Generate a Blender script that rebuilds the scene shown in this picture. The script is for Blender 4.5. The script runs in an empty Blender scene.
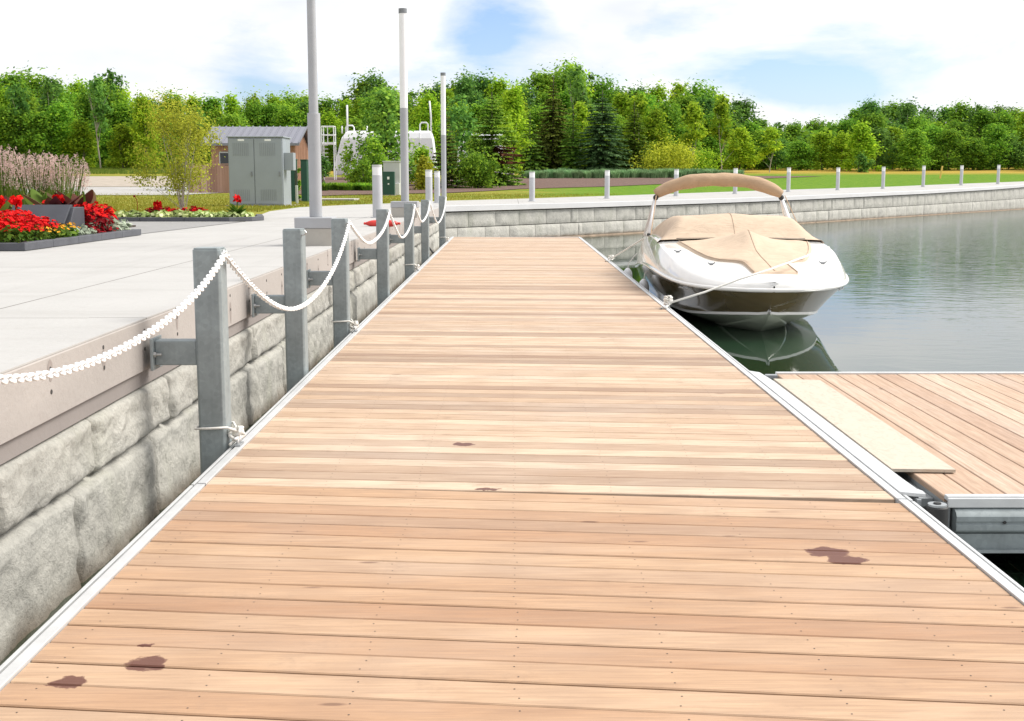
import bpy, math, random
import numpy as np
from mathutils import Vector, Matrix, noise
PI = math.pi
R = math.radians
D = bpy.data
scene = bpy.context.scene
col = scene.collection
rnd = random.Random(7)

# ------------------------------------------------------------------ camera
F, CX, CY, HZ, EYE = 1240.0, 512.0, 360.5, 181.0, 1.5
PITCH = math.atan((CY - HZ) / F)
YAW = -math.atan(2.0 / 1253)
cam = D.objects.new('camera', D.cameras.new('camera')); col.objects.link(cam)
cam.data.sensor_width = 36; cam.data.lens = F * 36 / 1024
cam.data.clip_start = .05; cam.data.clip_end = 6000
cam.location = (0, 0, EYE)
cam.rotation_euler = (PI/2 - PITCH, 0, YAW)
scene.camera = cam
MR = cam.rotation_euler.to_matrix()
def ray(px, py):
    return MR @ Vector(((px - CX)/F, -(py - CY)/F, -1))
def W(px, py, z):
    d = ray(px, py); t = (z - EYE)/d.z
    return Vector((d.x*t, d.y*t, z))
def WY(px, py, Y):
    d = ray(px, py); t = Y/d.y
    return Vector((d.x*t, Y, EYE + d.z*t))
HT = [(-100,.725),(42,.725),(52,.77),(60,.85),(70,.95),(82,1.14),(95,1.48),(120,2.1),(150,3.1),(200,4.0),(400,6),(3000,20)]
def hy(Y):
    for (a, za), (b, zb) in zip(HT, HT[1:]):
        if Y <= b:
            t = max(0, (Y-a)/(b-a)); return za + (zb-za)*t
    return HT[-1][1]
def WG(px, py):
    d = ray(px, py); Y = 8.0
    while Y < 400:
        t = Y/d.y
        if EYE + d.z*t <= hy(Y): break
        Y += .1
    return Vector((d.x*t, Y, hy(Y)))

# ------------------------------------------------------------------ tagging
def tag(o, label=None, cat=None, group=None, kind=None):
    if label: o['label'] = label
    if cat: o['category'] = cat
    if group: o['group'] = group
    if kind: o['kind'] = kind
    return o
def empty(name, loc=(0,0,0), rz=0, label=None, cat=None, group=None):
    o = D.objects.new(name, None); col.objects.link(o)
    o.empty_display_size = .1
    o.location = loc; o.rotation_euler = (0,0,rz)
    return tag(o, label, cat, group)
def copy_tree(o, parent=None):
    c = o.copy(); col.objects.link(c); c.parent = parent
    for ch in list(o.children): copy_tree(ch, c)
    return c

# ------------------------------------------------------------------ mesh builder
class MB:
    def __init__(s): s.v=[]; s.f=[]; s.m=[]; s.mat=0
    def add(s, vs, fs):
        n=len(s.v); s.v.extend([tuple(p) for p in vs])
        s.f.extend([tuple(i+n for i in f) for f in fs]); s.m.extend([s.mat]*len(fs))
    def box(s, x0,x1,y0,y1,z0,z1):
        s.add([(x0,y0,z0),(x1,y0,z0),(x1,y1,z0),(x0,y1,z0),(x0,y0,z1),(x1,y0,z1),(x1,y1,z1),(x0,y1,z1)],
              [(0,3,2,1),(4,5,6,7),(0,1,5,4),(1,2,6,5),(2,3,7,6),(3,0,4,7)])
    def prism(s, pts, z0, z1):
        n=len(pts)
        s.add([(p[0],p[1],z0) for p in pts]+[(p[0],p[1],z1) for p in pts],
              [tuple(reversed(range(n))), tuple(range(n,2*n))]+[(i,(i+1)%n,(i+1)%n+n,i+n) for i in range(n)])
    def extrude(s, prof, a, b, axis='y'):   # prof: (u,z) closed; extruded along axis
        n=len(prof)
        if axis=='y': A=[(u,a,z) for u,z in prof]; B=[(u,b,z) for u,z in prof]
        else: A=[(a,u,z) for u,z in prof]; B=[(b,u,z) for u,z in prof]
        s.add(A+B, [tuple(range(n)), tuple(reversed(range(n,2*n)))]+[(i,i+n,(i+1)%n+n,(i+1)%n) for i in range(n)])
    def tube(s, path, r, n=8, cap=True, rs=None):
        path=[Vector(p) for p in path]; rings=[]; up=Vector((0,0,1))
        prev=None
        for i,p in enumerate(path):
            a=path[max(0,i-1)]; b=path[min(len(path)-1,i+1)]
            t=(b-a).normalized() if (b-a).length>1e-9 else Vector((0,0,1))
            if prev is None:
                ref=up if abs(t.z)<.9 else Vector((1,0,0)); u=t.cross(ref).normalized()
            else:
                u=(prev-t*prev.dot(t)); u=u.normalized() if u.length>1e-6 else t.orthogonal().normalized()
            prev=u; w=t.cross(u); rr=rs[i] if rs else r
            rings.append([p+u*rr*math.cos(2*PI*k/n)+w*rr*math.sin(2*PI*k/n) for k in range(n)])
        vs=[q for rg in rings for q in rg]; fs=[]
        for i in range(len(path)-1):
            for k in range(n):
                fs.append((i*n+k,i*n+(k+1)%n,(i+1)*n+(k+1)%n,(i+1)*n+k))
        if cap: fs+= [tuple(reversed(range(n))), tuple(range((len(path)-1)*n,len(path)*n))]
        s.add(vs,fs)
    def cyl(s, x,y,z0,z1,r,n=24,r2=None):
        s.tube([(x,y,z0),(x,y,z1)],r,n,rs=[r,r2 if r2 is not None else r])
    def ball(s, c, r, nu=10, nv=6, sc=(1,1,1)):
        vs=[];fs=[]
        for j in range(nv+1):
            th=PI*j/nv
            for i in range(nu):
                ph=2*PI*i/nu
                vs.append((c[0]+sc[0]*r*math.sin(th)*math.cos(ph),c[1]+sc[1]*r*math.sin(th)*math.sin(ph),c[2]+sc[2]*r*math.cos(th)))
        for j in range(nv):
            for i in range(nu):
                fs.append((j*nu+i,(j+1)*nu+i,(j+1)*nu+(i+1)%nu,j*nu+(i+1)%nu))
        s.add(vs,fs)
    def grid(s, fn, nu, nv, close_u=False):
        vs=[fn(i/nu, j/nv) for j in range(nv+1) for i in range(nu+1)]
        s.add(vs,[(j*(nu+1)+i,j*(nu+1)+i+1,(j+1)*(nu+1)+i+1,(j+1)*(nu+1)+i) for j in range(nv) for i in range(nu)])
    def mesh(s, name, mats, smooth=False):
        me=D.meshes.new(name); me.from_pydata(s.v,[],s.f)
        mats = mats if isinstance(mats,(list,tuple)) else [mats]
        for m in mats: me.materials.append(m)
        if len(mats)>1: me.polygons.foreach_set('material_index', s.m)
        if smooth:
            me.polygons.foreach_set('use_smooth',[True]*len(me.polygons))
            if smooth!=True:
                try: me.set_sharp_from_angle(angle=R(smooth))
                except Exception: pass
        me.validate(); me.update(); return me
    def build(s, name, mats, parent=None, smooth=False, bevel=0, loc=None, seg=2):
        o=D.objects.new(name, s.mesh(name,mats,smooth)); col.objects.link(o)
        if parent: o.parent=parent
        if loc: o.location=loc
        if bevel:
            b=o.modifiers.new('bevel','BEVEL'); b.width=bevel; b.segments=seg; b.limit_method='ANGLE'; b.angle_limit=R(40)
        return o

# ------------------------------------------------------------------ materials
class NT:
    def __init__(s, name):
        s.m=D.materials.new(name); s.m.use_nodes=True; s.t=s.m.node_tree; s.n=s.t.nodes
        s.b=s.n['Principled BSDF']; s.out=s.n['Material Output']
    def add(s, typ, **kw):
        n=s.n.new(typ)
        for k,v in kw.items():
            if k in n.inputs: n.inputs[k].default_value=v
            else: setattr(n,k,v)
        return n
    def L(s,a,b): s.t.links.new(a,b)
    def coord(s, scale=(1,1,1), kind='Object', rot=(0,0,0)):
        c=s.add('ShaderNodeTexCoord'); m=s.add('ShaderNodeMapping'); m.inputs['Scale'].default_value=scale; m.inputs['Rotation'].default_value=rot
        s.L(c.outputs[kind],m.inputs['Vector']); return m.outputs['Vector']
    def noise(s, vec, scale, detail=4, rough=.55, dist=0):
        n=s.add('ShaderNodeTexNoise'); n.inputs['Scale'].default_value=scale; n.inputs['Detail'].default_value=detail
        n.inputs['Roughness'].default_value=rough; n.inputs['Distortion'].default_value=dist
        s.L(vec,n.inputs['Vector']); return n.outputs['Fac']
    def ramp(s, fac, stops):
        r=s.add('ShaderNodeValToRGB'); e=r.color_ramp.elements
        while len(e)<len(stops): e.new(.5)
        for el,(p,c) in zip(e,stops):
            el.position=p; el.color=(c[0],c[1],c[2],1) if isinstance(c,(tuple,list)) else (c,c,c,1)
        s.L(fac,r.inputs['Fac']); return r.outputs['Color']
    def mix(s, fac, a, b, typ='MIX'):
        m=s.add('ShaderNodeMix'); m.data_type='RGBA'; m.blend_type=typ
        for val,idx in ((fac,0),(a,6),(b,7)):
            if isinstance(val,(int,float)): m.inputs[idx].default_value=val
            elif isinstance(val,tuple): m.inputs[idx].default_value=(*val[:3],1)
            else: s.L(val,m.inputs[idx])
        return m.outputs[2]
    def math(s, op, a, b=0.0, c=None):
        m=s.add('ShaderNodeMath'); m.operation=op
        for i,v in enumerate((a,b) if c is None else (a,b,c)):
            if isinstance(v,(int,float)): m.inputs[i].default_value=v
            else: s.L(v,m.inputs[i])
        return m.outputs[0]
    def bump(s, h, dist=.01, strength=1.0):
        b=s.add('ShaderNodeBump'); b.inputs['Distance'].default_value=dist; b.inputs['Strength'].default_value=strength
        s.L(h,b.inputs['Height']); s.L(b.outputs['Normal'],s.b.inputs['Normal']); return b
    def base(s, c):
        if isinstance(c,tuple): s.b.inputs['Base Color'].default_value=(*c[:3],1)
        else: s.L(c,s.b.inputs['Base Color'])
    def set(s, **kw):
        for k,v in kw.items(): s.b.inputs[k.replace('_',' ')].default_value=v
def simple(name, c, rough=.6, metal=0, var=.12, scale=8, bump=0, bscale=60, coat=0):
    t=NT(name); v=t.coord()
    n=t.noise(v,scale,5)
    a=tuple(x*(1-var) for x in c); b=tuple(min(1,x*(1+var)) for x in c)
    t.base(t.ramp(n,[(.3,a),(.7,b)])); t.set(Roughness=rough, Metallic=metal)
    if coat: t.b.inputs['Coat Weight'].default_value=coat
    if bump: t.bump(t.noise(v,bscale,4),bump)
    return t.m
M={}
# deck timber: tone per board, long grain, weathered streaks
def timber(name, grain_axis, tones, stains=(), grey=.25):
    t=NT(name); g=t.add('ShaderNodeNewGeometry'); rpi=g.outputs['Random Per Island']
    tc=t.add('ShaderNodeTexCoord')
    off=t.add('ShaderNodeCombineXYZ'); k=t.math('MULTIPLY',rpi,37.0)
    t.L(k,off.inputs[0]); t.L(k,off.inputs[1]); t.L(t.math('MULTIPLY',rpi,91.0),off.inputs[2])
    va=t.add('ShaderNodeVectorMath'); va.operation='ADD'; t.L(tc.outputs['Object'],va.inputs[0]); t.L(off.outputs[0],va.inputs[1])
    mp=t.add('ShaderNodeMapping'); mp.inputs['Scale'].default_value=(1.6,26,26) if grain_axis=='x' else (26,1.6,26)
    t.L(va.outputs[0],mp.inputs['Vector'])
    fine=t.noise(mp.outputs[0],2.2,6,.65,.6)
    mp2=t.add('ShaderNodeMapping'); mp2.inputs['Scale'].default_value=(.55,3.2,3) if grain_axis=='x' else (3.2,.55,3)
    t.L(va.outputs[0],mp2.inputs['Vector'])
    broad=t.noise(mp2.outputs[0],1.3,3,.5,1.2)
    mp3=t.add('ShaderNodeMapping'); mp3.inputs['Scale'].default_value=(.9,9,9) if grain_axis=='x' else (9,.9,9)
    t.L(va.outputs[0],mp3.inputs['Vector'])
    cath=t.add('ShaderNodeTexWave'); cath.inputs['Scale'].default_value=.55; cath.inputs['Distortion'].default_value=7; cath.inputs['Detail'].default_value=3; cath.inputs['Detail Scale'].default_value=.8
    t.L(mp3.outputs[0],cath.inputs['Vector'])
    # second random from the island value
    r2=t.math('FRACT',t.math('MULTIPLY',rpi,57.31))
    tone=t.ramp(r2,tones)
    c=t.mix(t.ramp(fine,[(.36,0.0),(.80,.85)]),tone,(.22,.135,.09))
    c=t.mix(.85,tone,c)
    c=t.mix(t.ramp(broad,[(.4,0.0),(.7,.28)]),c,(.56,.41,.29))
    c=t.mix(t.math('MULTIPLY',t.ramp(cath.outputs['Fac'],[(.5,0.0),(.95,1.0)]),.20),c,(.30,.19,.125))
    wn=t.noise(t.coord((.7,.9,1)),1.1,4)
    c=t.mix(t.math('MULTIPLY',t.ramp(wn,[(.5,0.0),(.72,.6)]),grey),c,(.50,.44,.39))
    dn=t.noise(tc.outputs['Object'],2.6,6,.72); dn2=t.noise(tc.outputs['Object'],42,2)
    c=t.mix(t.math('MULTIPLY',t.ramp(dn,[(.56,0.0),(.72,.5)]),t.ramp(dn2,[(.4,.3),(.65,1.0)])),c,(.25,.17,.12))
    kv=t.add('ShaderNodeTexVoronoi'); kv.inputs['Scale'].default_value=1.0
    mk=t.add('ShaderNodeMapping'); mk.inputs['Scale'].default_value=(1.5,5,1) if grain_axis=='x' else (5,1.5,1); t.L(va.outputs[0],mk.inputs['Vector']); t.L(mk.outputs[0],kv.inputs['Vector'])
    c=t.mix(t.ramp(kv.outputs['Distance'],[(.035,.75),(.075,0.0)]),c,(.16,.09,.06))
    t.set(Roughness=.7); t.b.inputs['Specular IOR Level'].default_value=.22
    rough=None
    if stains:
        warp=t.add('ShaderNodeTexNoise'); warp.inputs['Scale'].default_value=17; warp.inputs['Detail'].default_value=5
        t.L(tc.outputs['Object'],warp.inputs['Vector'])
        sub=t.add('ShaderNodeVectorMath'); sub.operation='SUBTRACT'; t.L(warp.outputs['Color'],sub.inputs[0]); sub.inputs[1].default_value=(.5,.5,.5)
        sc=t.add('ShaderNodeVectorMath'); sc.operation='SCALE'; sc.inputs['Scale'].default_value=.10; t.L(sub.outputs[0],sc.inputs[0])
        ad=t.add('ShaderNodeVectorMath'); ad.operation='ADD'; t.L(tc.outputs['Object'],ad.inputs[0]); t.L(sc.outputs[0],ad.inputs[1])
        total=None
        for (x,y,rx,ry) in stains:
            m1=t.add('ShaderNodeVectorMath'); m1.operation='SUBTRACT'; t.L(ad.outputs[0],m1.inputs[0]); m1.inputs[1].default_value=(x,y,0)
            m2=t.add('ShaderNodeVectorMath'); m2.operation='MULTIPLY'; t.L(m1.outputs[0],m2.inputs[0]); m2.inputs[1].default_value=(1/rx,1/ry,0)
            ln=t.add('ShaderNodeVectorMath'); ln.operation='LENGTH'; t.L(m2.outputs[0],ln.inputs[0])
            msk=t.ramp(t.math('ADD',ln.outputs['Value'],t.math('MULTIPLY',t.math('SUBTRACT',fine,.5),.35)),[(.80,1.0),(.92,.75),(1.06,0.0)])
            total=msk if total is None else t.mix(1.0,total,msk,'LIGHTEN')
        c=t.mix(t.math('MULTIPLY',total,.92),c,(.11,.04,.03))
        t.L(t.math('SUBTRACT',.62,t.math('MULTIPLY',total,.12)),t.b.inputs['Roughness'])
    t.base(c); t.bump(fine,.0012,.8)
    return t.m
tones=[(0.0,(.44,.275,.18)),(.15,(.50,.33,.22)),(.35,(.56,.395,.265)),(.5,(.46,.295,.195)),(.65,(.52,.355,.24)),(.82,(.60,.445,.32)),(1.0,(.40,.275,.20))]
def stain_px(px,py,w,h,skew=0):
    a=W(px,py,0); b=W(px+w,py,0); c_=W(px,py+h,0); return (a.x,a.y,b.x-a.x,a.y-c_.y)
stains=[stain_px(70,682,19,7),stain_px(147,664,20,8),stain_px(826,552,24,5),stain_px(846,560,20,5),stain_px(145,645,8,2)]
tones=[(p,tuple(x*k for x,k in zip(c,(.88,.82,.74)))) for p,c in tones]
M['deck']=timber('deck_timber','x',tones,stains,.25)
tones_far=[(0.0,(.29,.20,.15)),(.15,(.58,.445,.34)),(.28,(.35,.265,.21)),(.42,(.64,.505,.39)),(.6,(.68,.55,.44)),(.72,(.43,.34,.28)),(.82,(.66,.54,.43)),(.93,(.52,.385,.28)),(1.0,(.62,.49,.385))]
knots=[stain_px(463,444,11,1.6),stain_px(487,489.5,13,1.6),stain_px(438,247,7,.3)]
tones_far=[(p,tuple(x*k for x,k in zip(c,(.93,.89,.82)))) for p,c in tones_far]
M['deck_far']=timber('weathered_deck_timber','x',tones_far,knots,.35)
tones_f=[(0.0,(.42,.285,.205)),(.3,(.54,.40,.295)),(.6,(.48,.34,.245)),(.8,(.60,.475,.37)),(1.0,(.42,.305,.235))]
M['deck_finger']=timber('finger_timber','y',tones_f,(),.45)
def plywood():
    t=NT('plywood_sheet'); v=t.coord((3,1.2,3)); n=t.noise(v,5,6,.7,1.0); n2=t.noise(t.coord(),14,4)
    c=t.ramp(n,[(.3,(.43,.37,.29)),(.55,(.52,.455,.37)),(.75,(.34,.28,.215))])
    c=t.mix(t.ramp(n2,[(.62,0.0),(.75,.5)]),c,(.42,.31,.2)); t.base(c); t.set(Roughness=.75); t.bump(n,.001); return t.m
M['plywood']=plywood()
def concrete(name, c, stain, joints=False, var=.1, b=.003):
    t=NT(name); v=t.coord(); n=t.noise(v,.7,6,.6); n2=t.noise(v,22,5,.7)
    a=tuple(x*(1-var) for x in c); d=tuple(min(1,x*(1+var)) for x in c)
    k=t.ramp(n,[(.3,a),(.7,d)]); k=t.mix(t.ramp(n2,[(.5,0.0),(.8,.35)]),k,stain)
    if joints:
        mp=t.add('ShaderNodeMapping'); mp.inputs['Location'].default_value=(3.1,1.4,0); tc=t.add('ShaderNodeTexCoord'); t.L(tc.outputs['Object'],mp.inputs['Vector'])
        br=t.add('ShaderNodeTexBrick'); br.offset=0; br.squash=1
        br.inputs['Scale'].default_value=1; br.inputs['Brick Width'].default_value=3.4; br.inputs['Row Height'].default_value=4.2
        br.inputs['Mortar Size'].default_value=.009; br.inputs['Mortar Smooth'].default_value=.3
        t.L(mp.outputs[0],br.inputs['Vector']); k=t.mix(br.outputs['Fac'],k,(.15,.14,.125))
        st=t.noise(t.coord((.25,1.3,1),rot=(0,0,.5)),2.0,5,.6); k=t.mix(t.ramp(st,[(.5,0.0),(.72,.45)]),k,(.33,.32,.30)); s2=t.noise(t.coord((3.5,.16,1)),1.0,6,.65); k=t.mix(t.ramp(s2,[(.55,0.0),(.7,.35)]),k,(.29,.28,.265)); s3=t.noise(t.coord(),7.0,6,.75); k=t.mix(t.ramp(s3,[(.6,0.0),(.75,.35)]),k,(.27,.255,.23))
    t.base(k); t.set(Roughness=.85); t.bump(n2,b); return t.m
M['plaza']=concrete('plaza_concrete',(.40,.392,.375),(.30,.29,.27),True,.07)
M['coping']=concrete('coping_concrete',(.50,.50,.50),(.40,.40,.40),False,.07)
M['fascia']=concrete('fascia_concrete',(.36,.33,.305),(.27,.24,.22),False,.09,.004)
M['lip']=concrete('shaded_lip_concrete',(.25,.225,.21),(.2,.18,.165),False,.08,.003)  # shade under the fascia beam is put into this darker tone
M['damp']=concrete('damp_concrete',(.27,.235,.215),(.22,.19,.17),False,.08,.003)
M['block_conc']=concrete('base_concrete',(.40,.38,.34),(.3,.28,.25),False,.1,.004)
def stone(name, base, dark, lichen, wl=-.3):
    t=NT(name); g=t.add('ShaderNodeNewGeometry'); v=t.coord()
    n=t.noise(v,3.5,8,.62); n2=t.noise(v,30,6,.7); n3=t.noise(t.coord((1,1,.35)),2.0,5,.6)
    k=t.ramp(n,[(.25,dark),(.5,base),(.75,tuple(min(1,x*1.22) for x in base))])
    k=t.mix(.22,k,t.ramp(g.outputs['Random Per Island'],[(0,tuple(x*.72 for x in base)),(1,tuple(x*1.35 for x in base))]))
    k=t.mix(t.ramp(n3,[(.52,0.0),(.72,.5)]),k,lichen)
    k=t.mix(t.ramp(n2,[(.35,.35),(.55,0.0)]),k,tuple(x*.45 for x in base))
    # tide-washed foot of the wall
    sp=t.add('ShaderNodeSeparateXYZ'); t.L(g.outputs['Position'],sp.inputs[0])
    wet=t.math('ADD',sp.outputs[2],t.math('MULTIPLY',n,.14))
    k=t.mix(t.ramp(t.math('ADD',wet,.5),[(.13,.9),(.27,0.0)]),k,(.12,.085,.05))
    t.base(k); t.set(Roughness=.9)
    h=t.math('ADD',n,t.math('MULTIPLY',n2,.3)); t.bump(h,.04,1.0); return t.m
M['stone']=stone('rock_face_stone',(.40,.39,.35),(.27,.265,.24),(.34,.345,.27))
M['stone_far']=stone('far_rock_face_stone',(.42,.41,.37),(.29,.285,.26),(.35,.355,.29))
M['joint']=simple('dark_joint',(.05,.048,.044),.95)
M['ledge']=simple('waterline_ledge',(.33,.25,.18),.8,var=.3,scale=3)
def galv(name,c,rough=.42,metal=.55):
    t=NT(name); v=t.coord(); vo=t.add('ShaderNodeTexVoronoi'); vo.inputs['Scale'].default_value=45; t.L(v,vo.inputs['Vector'])
    n=t.noise(v,5,5); n2=t.noise(t.coord((9,9,.7)),3,4)
    k=t.ramp(n,[(.3,tuple(x*.85 for x in c)),(.7,tuple(x*1.12 for x in c))])
    vb=t.add('ShaderNodeRGBToBW'); t.L(vo.outputs['Color'],vb.inputs[0]); k=t.mix(.10,k,vb.outputs[0],'OVERLAY'); k=t.mix(t.ramp(n2,[(.5,0.0),(.72,.3)]),k,tuple(x*.6 for x in c))
    t.base(k); t.set(Metallic=metal,Roughness=rough); t.bump(n2,.0006); return t.m
M['galv']=galv('galvanised_steel',(.25,.285,.29),.55,.1)
M['alu']=simple('mill_aluminium',(.62,.63,.63),.42,.35,.08,6)
M['alu_dark']=simple('dull_aluminium',(.33,.35,.36),.5,.5,.15,6)
M['pole_grey']=simple('grey_pole_paint',(.36,.37,.385),.5,0,.05,3)
M['bollard_grey']=simple('bollard_grey_paint',(.48,.49,.51),.5,0,.06,3)
M['lens']=simple('white_lamp_lens',(.82,.82,.82),.35,0,.02,3)
M['cap']=simple('dark_cap',(.20,.21,.22),.5,.3)
M['steel_bolt']=simple('bolt_steel',(.45,.45,.44),.3,.8)
M['rubber']=simple('black_rubber',(.02,.02,.02),.6)
M['dark_under']=simple('dark_float',(.03,.03,.032),.8)
M['chain']=simple('white_plastic_chain',(.86,.86,.85),.4,0,.03,20)
M['rope']=simple('white_rope',(.74,.72,.67),.8,0,.12,60,.002,220)
M['red']=simple('red_vinyl',(.62,.04,.03),.4,0,.1,8)
M['screw']=simple('screw_head',(.09,.07,.055),.6,.3)
M['gel']=None
def gelcoat(name,c,rough=.12,var=.03):
    t=NT(name); v=t.coord(); n=t.noise(v,2.5,4); t.base(t.ramp(n,[(.3,tuple(x*(1-var) for x in c)),(.7,tuple(min(1,x*(1+var)) for x in c))]))
    t.set(Roughness=rough); t.b.inputs['Coat Weight'].default_value=.6; t.b.inputs['Coat Roughness'].default_value=.04; return t.m
M['gelwhite']=gelcoat('white_gelcoat',(.78,.77,.74))
M['gelbrown']=gelcoat('bronze_brown_gelcoat',(.12,.092,.045),.14,.08)
M['bottom']=gelcoat('hull_bottom',(.34,.38,.30),.3,.1)
def canvas(name,c):
    t=NT(name); v=t.coord(); n=t.noise(v,4,5,.6,1.5); w=t.noise(t.coord((1,1,1)),160,2)
    f=t.noise(t.coord((1,3,1)),3.0,4,.5,2.0)
    t.base(t.ramp(n,[(.3,tuple(x*.9 for x in c)),(.7,tuple(x*1.08 for x in c))])); t.set(Roughness=.9)
    t.bump(t.math('ADD',t.math('MULTIPLY',w,.05),f),.02,.7); return t.m
M['canvas']=canvas('tan_canvas',(.53,.41,.30))
M['canvas_d']=canvas('bimini_canvas',(.43,.30,.19))
def water():
    t=NT('harbour_water'); v=t.coord((1,1.0,1)); tc=t.add('ShaderNodeTexCoord')
    n1=t.noise(t.coord((1,1.8,1),rot=(0,0,.25)),1.7,3,.5,.6); n2=t.noise(t.coord((1,1.5,1)),6.5,3,.5); 
    sp=t.add('ShaderNodeSeparateXYZ'); t.L(tc.outputs['Object'],sp.inputs[0])
    # calm lee beside the dock and boat, breeze on the open water
    open_=t.math('ADD',t.math('MULTIPLY',t.math('SUBTRACT',sp.outputs[0],4.6),.30),t.math('MULTIPLY',t.noise(t.coord(),.12,3),.9))
    op=t.ramp(open_,[(.12,.10),(.9,1.0)])
    far=t.ramp(t.math('DIVIDE',sp.outputs[1],60.0),[(.3,.40),(.75,1.0)])
    amp=t.math('MULTIPLY',op,far)
    h=t.math('MULTIPLY',t.math('ADD',n1,t.math('MULTIPLY',n2,.25)),amp)
    t.bump(h,.013,1.0)
    t.base((.008,.030,.012)); t.set(Roughness=.03,IOR=4.4); t.L(t.math('MULTIPLY_ADD',amp,.09,.02),t.b.inputs['Roughness'])
    t.b.inputs['Specular IOR Level'].default_value=.5
    return t.m
M['water']=water()
def grass():
    t=NT('lawn'); v=t.coord(); n=t.noise(v,.22,5,.6); n2=t.noise(t.coord((1,.5,1)),3.0,6,.7); n3=t.noise(v,25,3)
    k=t.ramp(n,[(.3,(.24,.24,.028)),(.48,(.33,.285,.045)),(.6,(.18,.23,.02)),(.75,(.37,.29,.055))])
    k=t.mix(t.ramp(n2,[(.4,.0),(.7,.55)]),k,(.10,.17,.025))
    k=t.mix(t.ramp(n3,[(.4,.45),(.6,0.0)]),k,(.05,.08,.015))
    sp=t.add('ShaderNodeSeparateXYZ'); t.L(v,sp.inputs[0])
    d=t.math('ADD',t.math('DIVIDE',sp.outputs[1],200.0),t.math('MULTIPLY',n,.06))
    k2=t.ramp(n2,[(.35,(.07,.17,.012)),(.65,(.15,.24,.02))])
    side=t.ramp(t.math('ADD',t.math('MULTIPLY',sp.outputs[0],.1),n),[(.6,0.0),(1.0,1.0)])
    k=t.mix(side,k,k2)
    dry=t.mix(t.ramp(n2,[(.35,0.0),(.65,1.0)]),(.44,.27,.05),(.28,.24,.045))
    k=t.mix(t.ramp(d,[(.62,0.0),(.67,1.0)]),k,dry)
    t.base(k); t.set(Roughness=.95); t.b.inputs['Specular IOR Level'].default_value=.08; t.bump(n3,.03,.7); return t.m
M['grass']=grass()
M['mulch']=simple('bark_mulch',(.12,.068,.05),.95,0,.5,6,.03,14)
M['soil']=simple('planting_soil',(.05,.035,.025),.95,0,.4,10,.02,30)
M['road']=simple('pale_asphalt',(.36,.35,.33),.9,0,.12,.8,.01,30)
M['gravel']=simple('tan_gravel',(.36,.31,.25),.95,0,.18,1.5,.02,30)
M['pavers']=simple('grey_pavers',(.26,.255,.25),.85,0,.08,5)
M['kerb']=simple('slate_kerb',(.085,.088,.10),.75,0,.15,6,.004,60)
M['slate']=simple('slate_plinth',(.045,.048,.058),.55,0,.12,6,.002,80)
M['bark']=simple('tree_bark',(.14,.115,.09),.95,0,.3,9,.02,20)
M['birchbark']=simple('pale_bark',(.38,.34,.29),.9,0,.25,9,.01,20)
M['cabinet']=simple('grey_cabinet_paint',(.275,.305,.325),.5,0,.04,2)
M['cabinet_d']=simple('grey_cabinet_shadow_gap',(.225,.245,.26),.6,0,.04,2)
M['sticker']=simple('white_sticker',(.8,.8,.78),.5,0,.02)
M['greenbox']=simple('dark_green_box_paint',(.008,.06,.038),.45,0,.05,2)
M['palegrey']=simple('pale_grey_metal',(.50,.51,.49),.5,0,.05,2)
M['tankwhite']=simple('white_tank_paint',(.78,.79,.80),.45,0,.04,.6)
M['roof']=None
def roofm():
    t=NT('standing_seam_roof'); t.base((.22,.225,.26)); t.set(Roughness=.5,Metallic=.2); return t.m
M['roof']=roofm()
M['cedar']=simple('cedar_boards',(.42,.24,.14),.75,0,.25,3)

def boards():
    t=NT('reddish_fence_wood'); g=t.add('ShaderNodeNewGeometry'); t.base(t.ramp(g.outputs['Random Per Island'],[(0,(.24,.13,.09)),(.5,(.38,.23,.17)),(1,(.50,.34,.26))])); t.set(Roughness=.85); return t.m
M['fencewood']=boards()
M['glassdark']=simple('dark_window',(.03,.035,.04),.15)
M['darkfence']=simple('dark_mesh_fence',(.045,.05,.06),.8)
M['signwhite']=simple('white_sign',(.8,.8,.8),.5)
M['stake']=simple('orange_stake',(.75,.48,.12),.6)
def leafmat(name, stops, trans=.35, hue=.022, rough=.8, gain=1.0):
    stops=[(p,tuple(min(.9,x*gain) for x in c)) for p,c in stops]
    t=NT(name); g=t.add('ShaderNodeNewGeometry'); oi=t.add('ShaderNodeObjectInfo')
    v=t.coord(); n=t.noise(v,.9,3)
    a=t.math('ADD',t.math('MULTIPLY',g.outputs['Random Per Island'],.55),t.math('MULTIPLY',n,.45))
    k=t.ramp(a,stops)
    hs=t.add('ShaderNodeHueSaturation'); t.L(k,hs.inputs['Color'])
    t.L(t.math('ADD',(.488 if hue>0 else .5)-hue/2,t.math('MULTIPLY',oi.outputs['Random'],hue)),hs.inputs['Hue'])
    t.L(t.math('ADD',.78,t.math('MULTIPLY',t.math('FRACT',t.math('MULTIPLY',oi.outputs['Random'],17.3)),.5)),hs.inputs['Value'])
    t.base(hs.outputs['Color']); t.set(Roughness=rough); t.b.inputs['Specular IOR Level'].default_value=.15
    tr=t.add('ShaderNodeBsdfTranslucent'); t.L(hs.outputs['Color'],tr.inputs['Color'])
    mx=t.add('ShaderNodeMixShader'); mx.inputs[0].default_value=trans
    t.L(t.b.outputs[0],mx.inputs[1]); t.L(tr.outputs[0],mx.inputs[2]); t.L(mx.outputs[0],t.out.inputs['Surface'])
    return t.m
M['leaf']=leafmat('broad_leaf',[(.2,(.028,.075,.008)),(.5,(.065,.15,.014)),(.8,(.13,.22,.016))],.5,gain=2.45)
M['leaf_y']=leafmat('bright_leaf',[(.2,(.06,.13,.008)),(.5,(.13,.24,.015)),(.8,(.22,.31,.018))],.5,gain=1.95)
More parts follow.
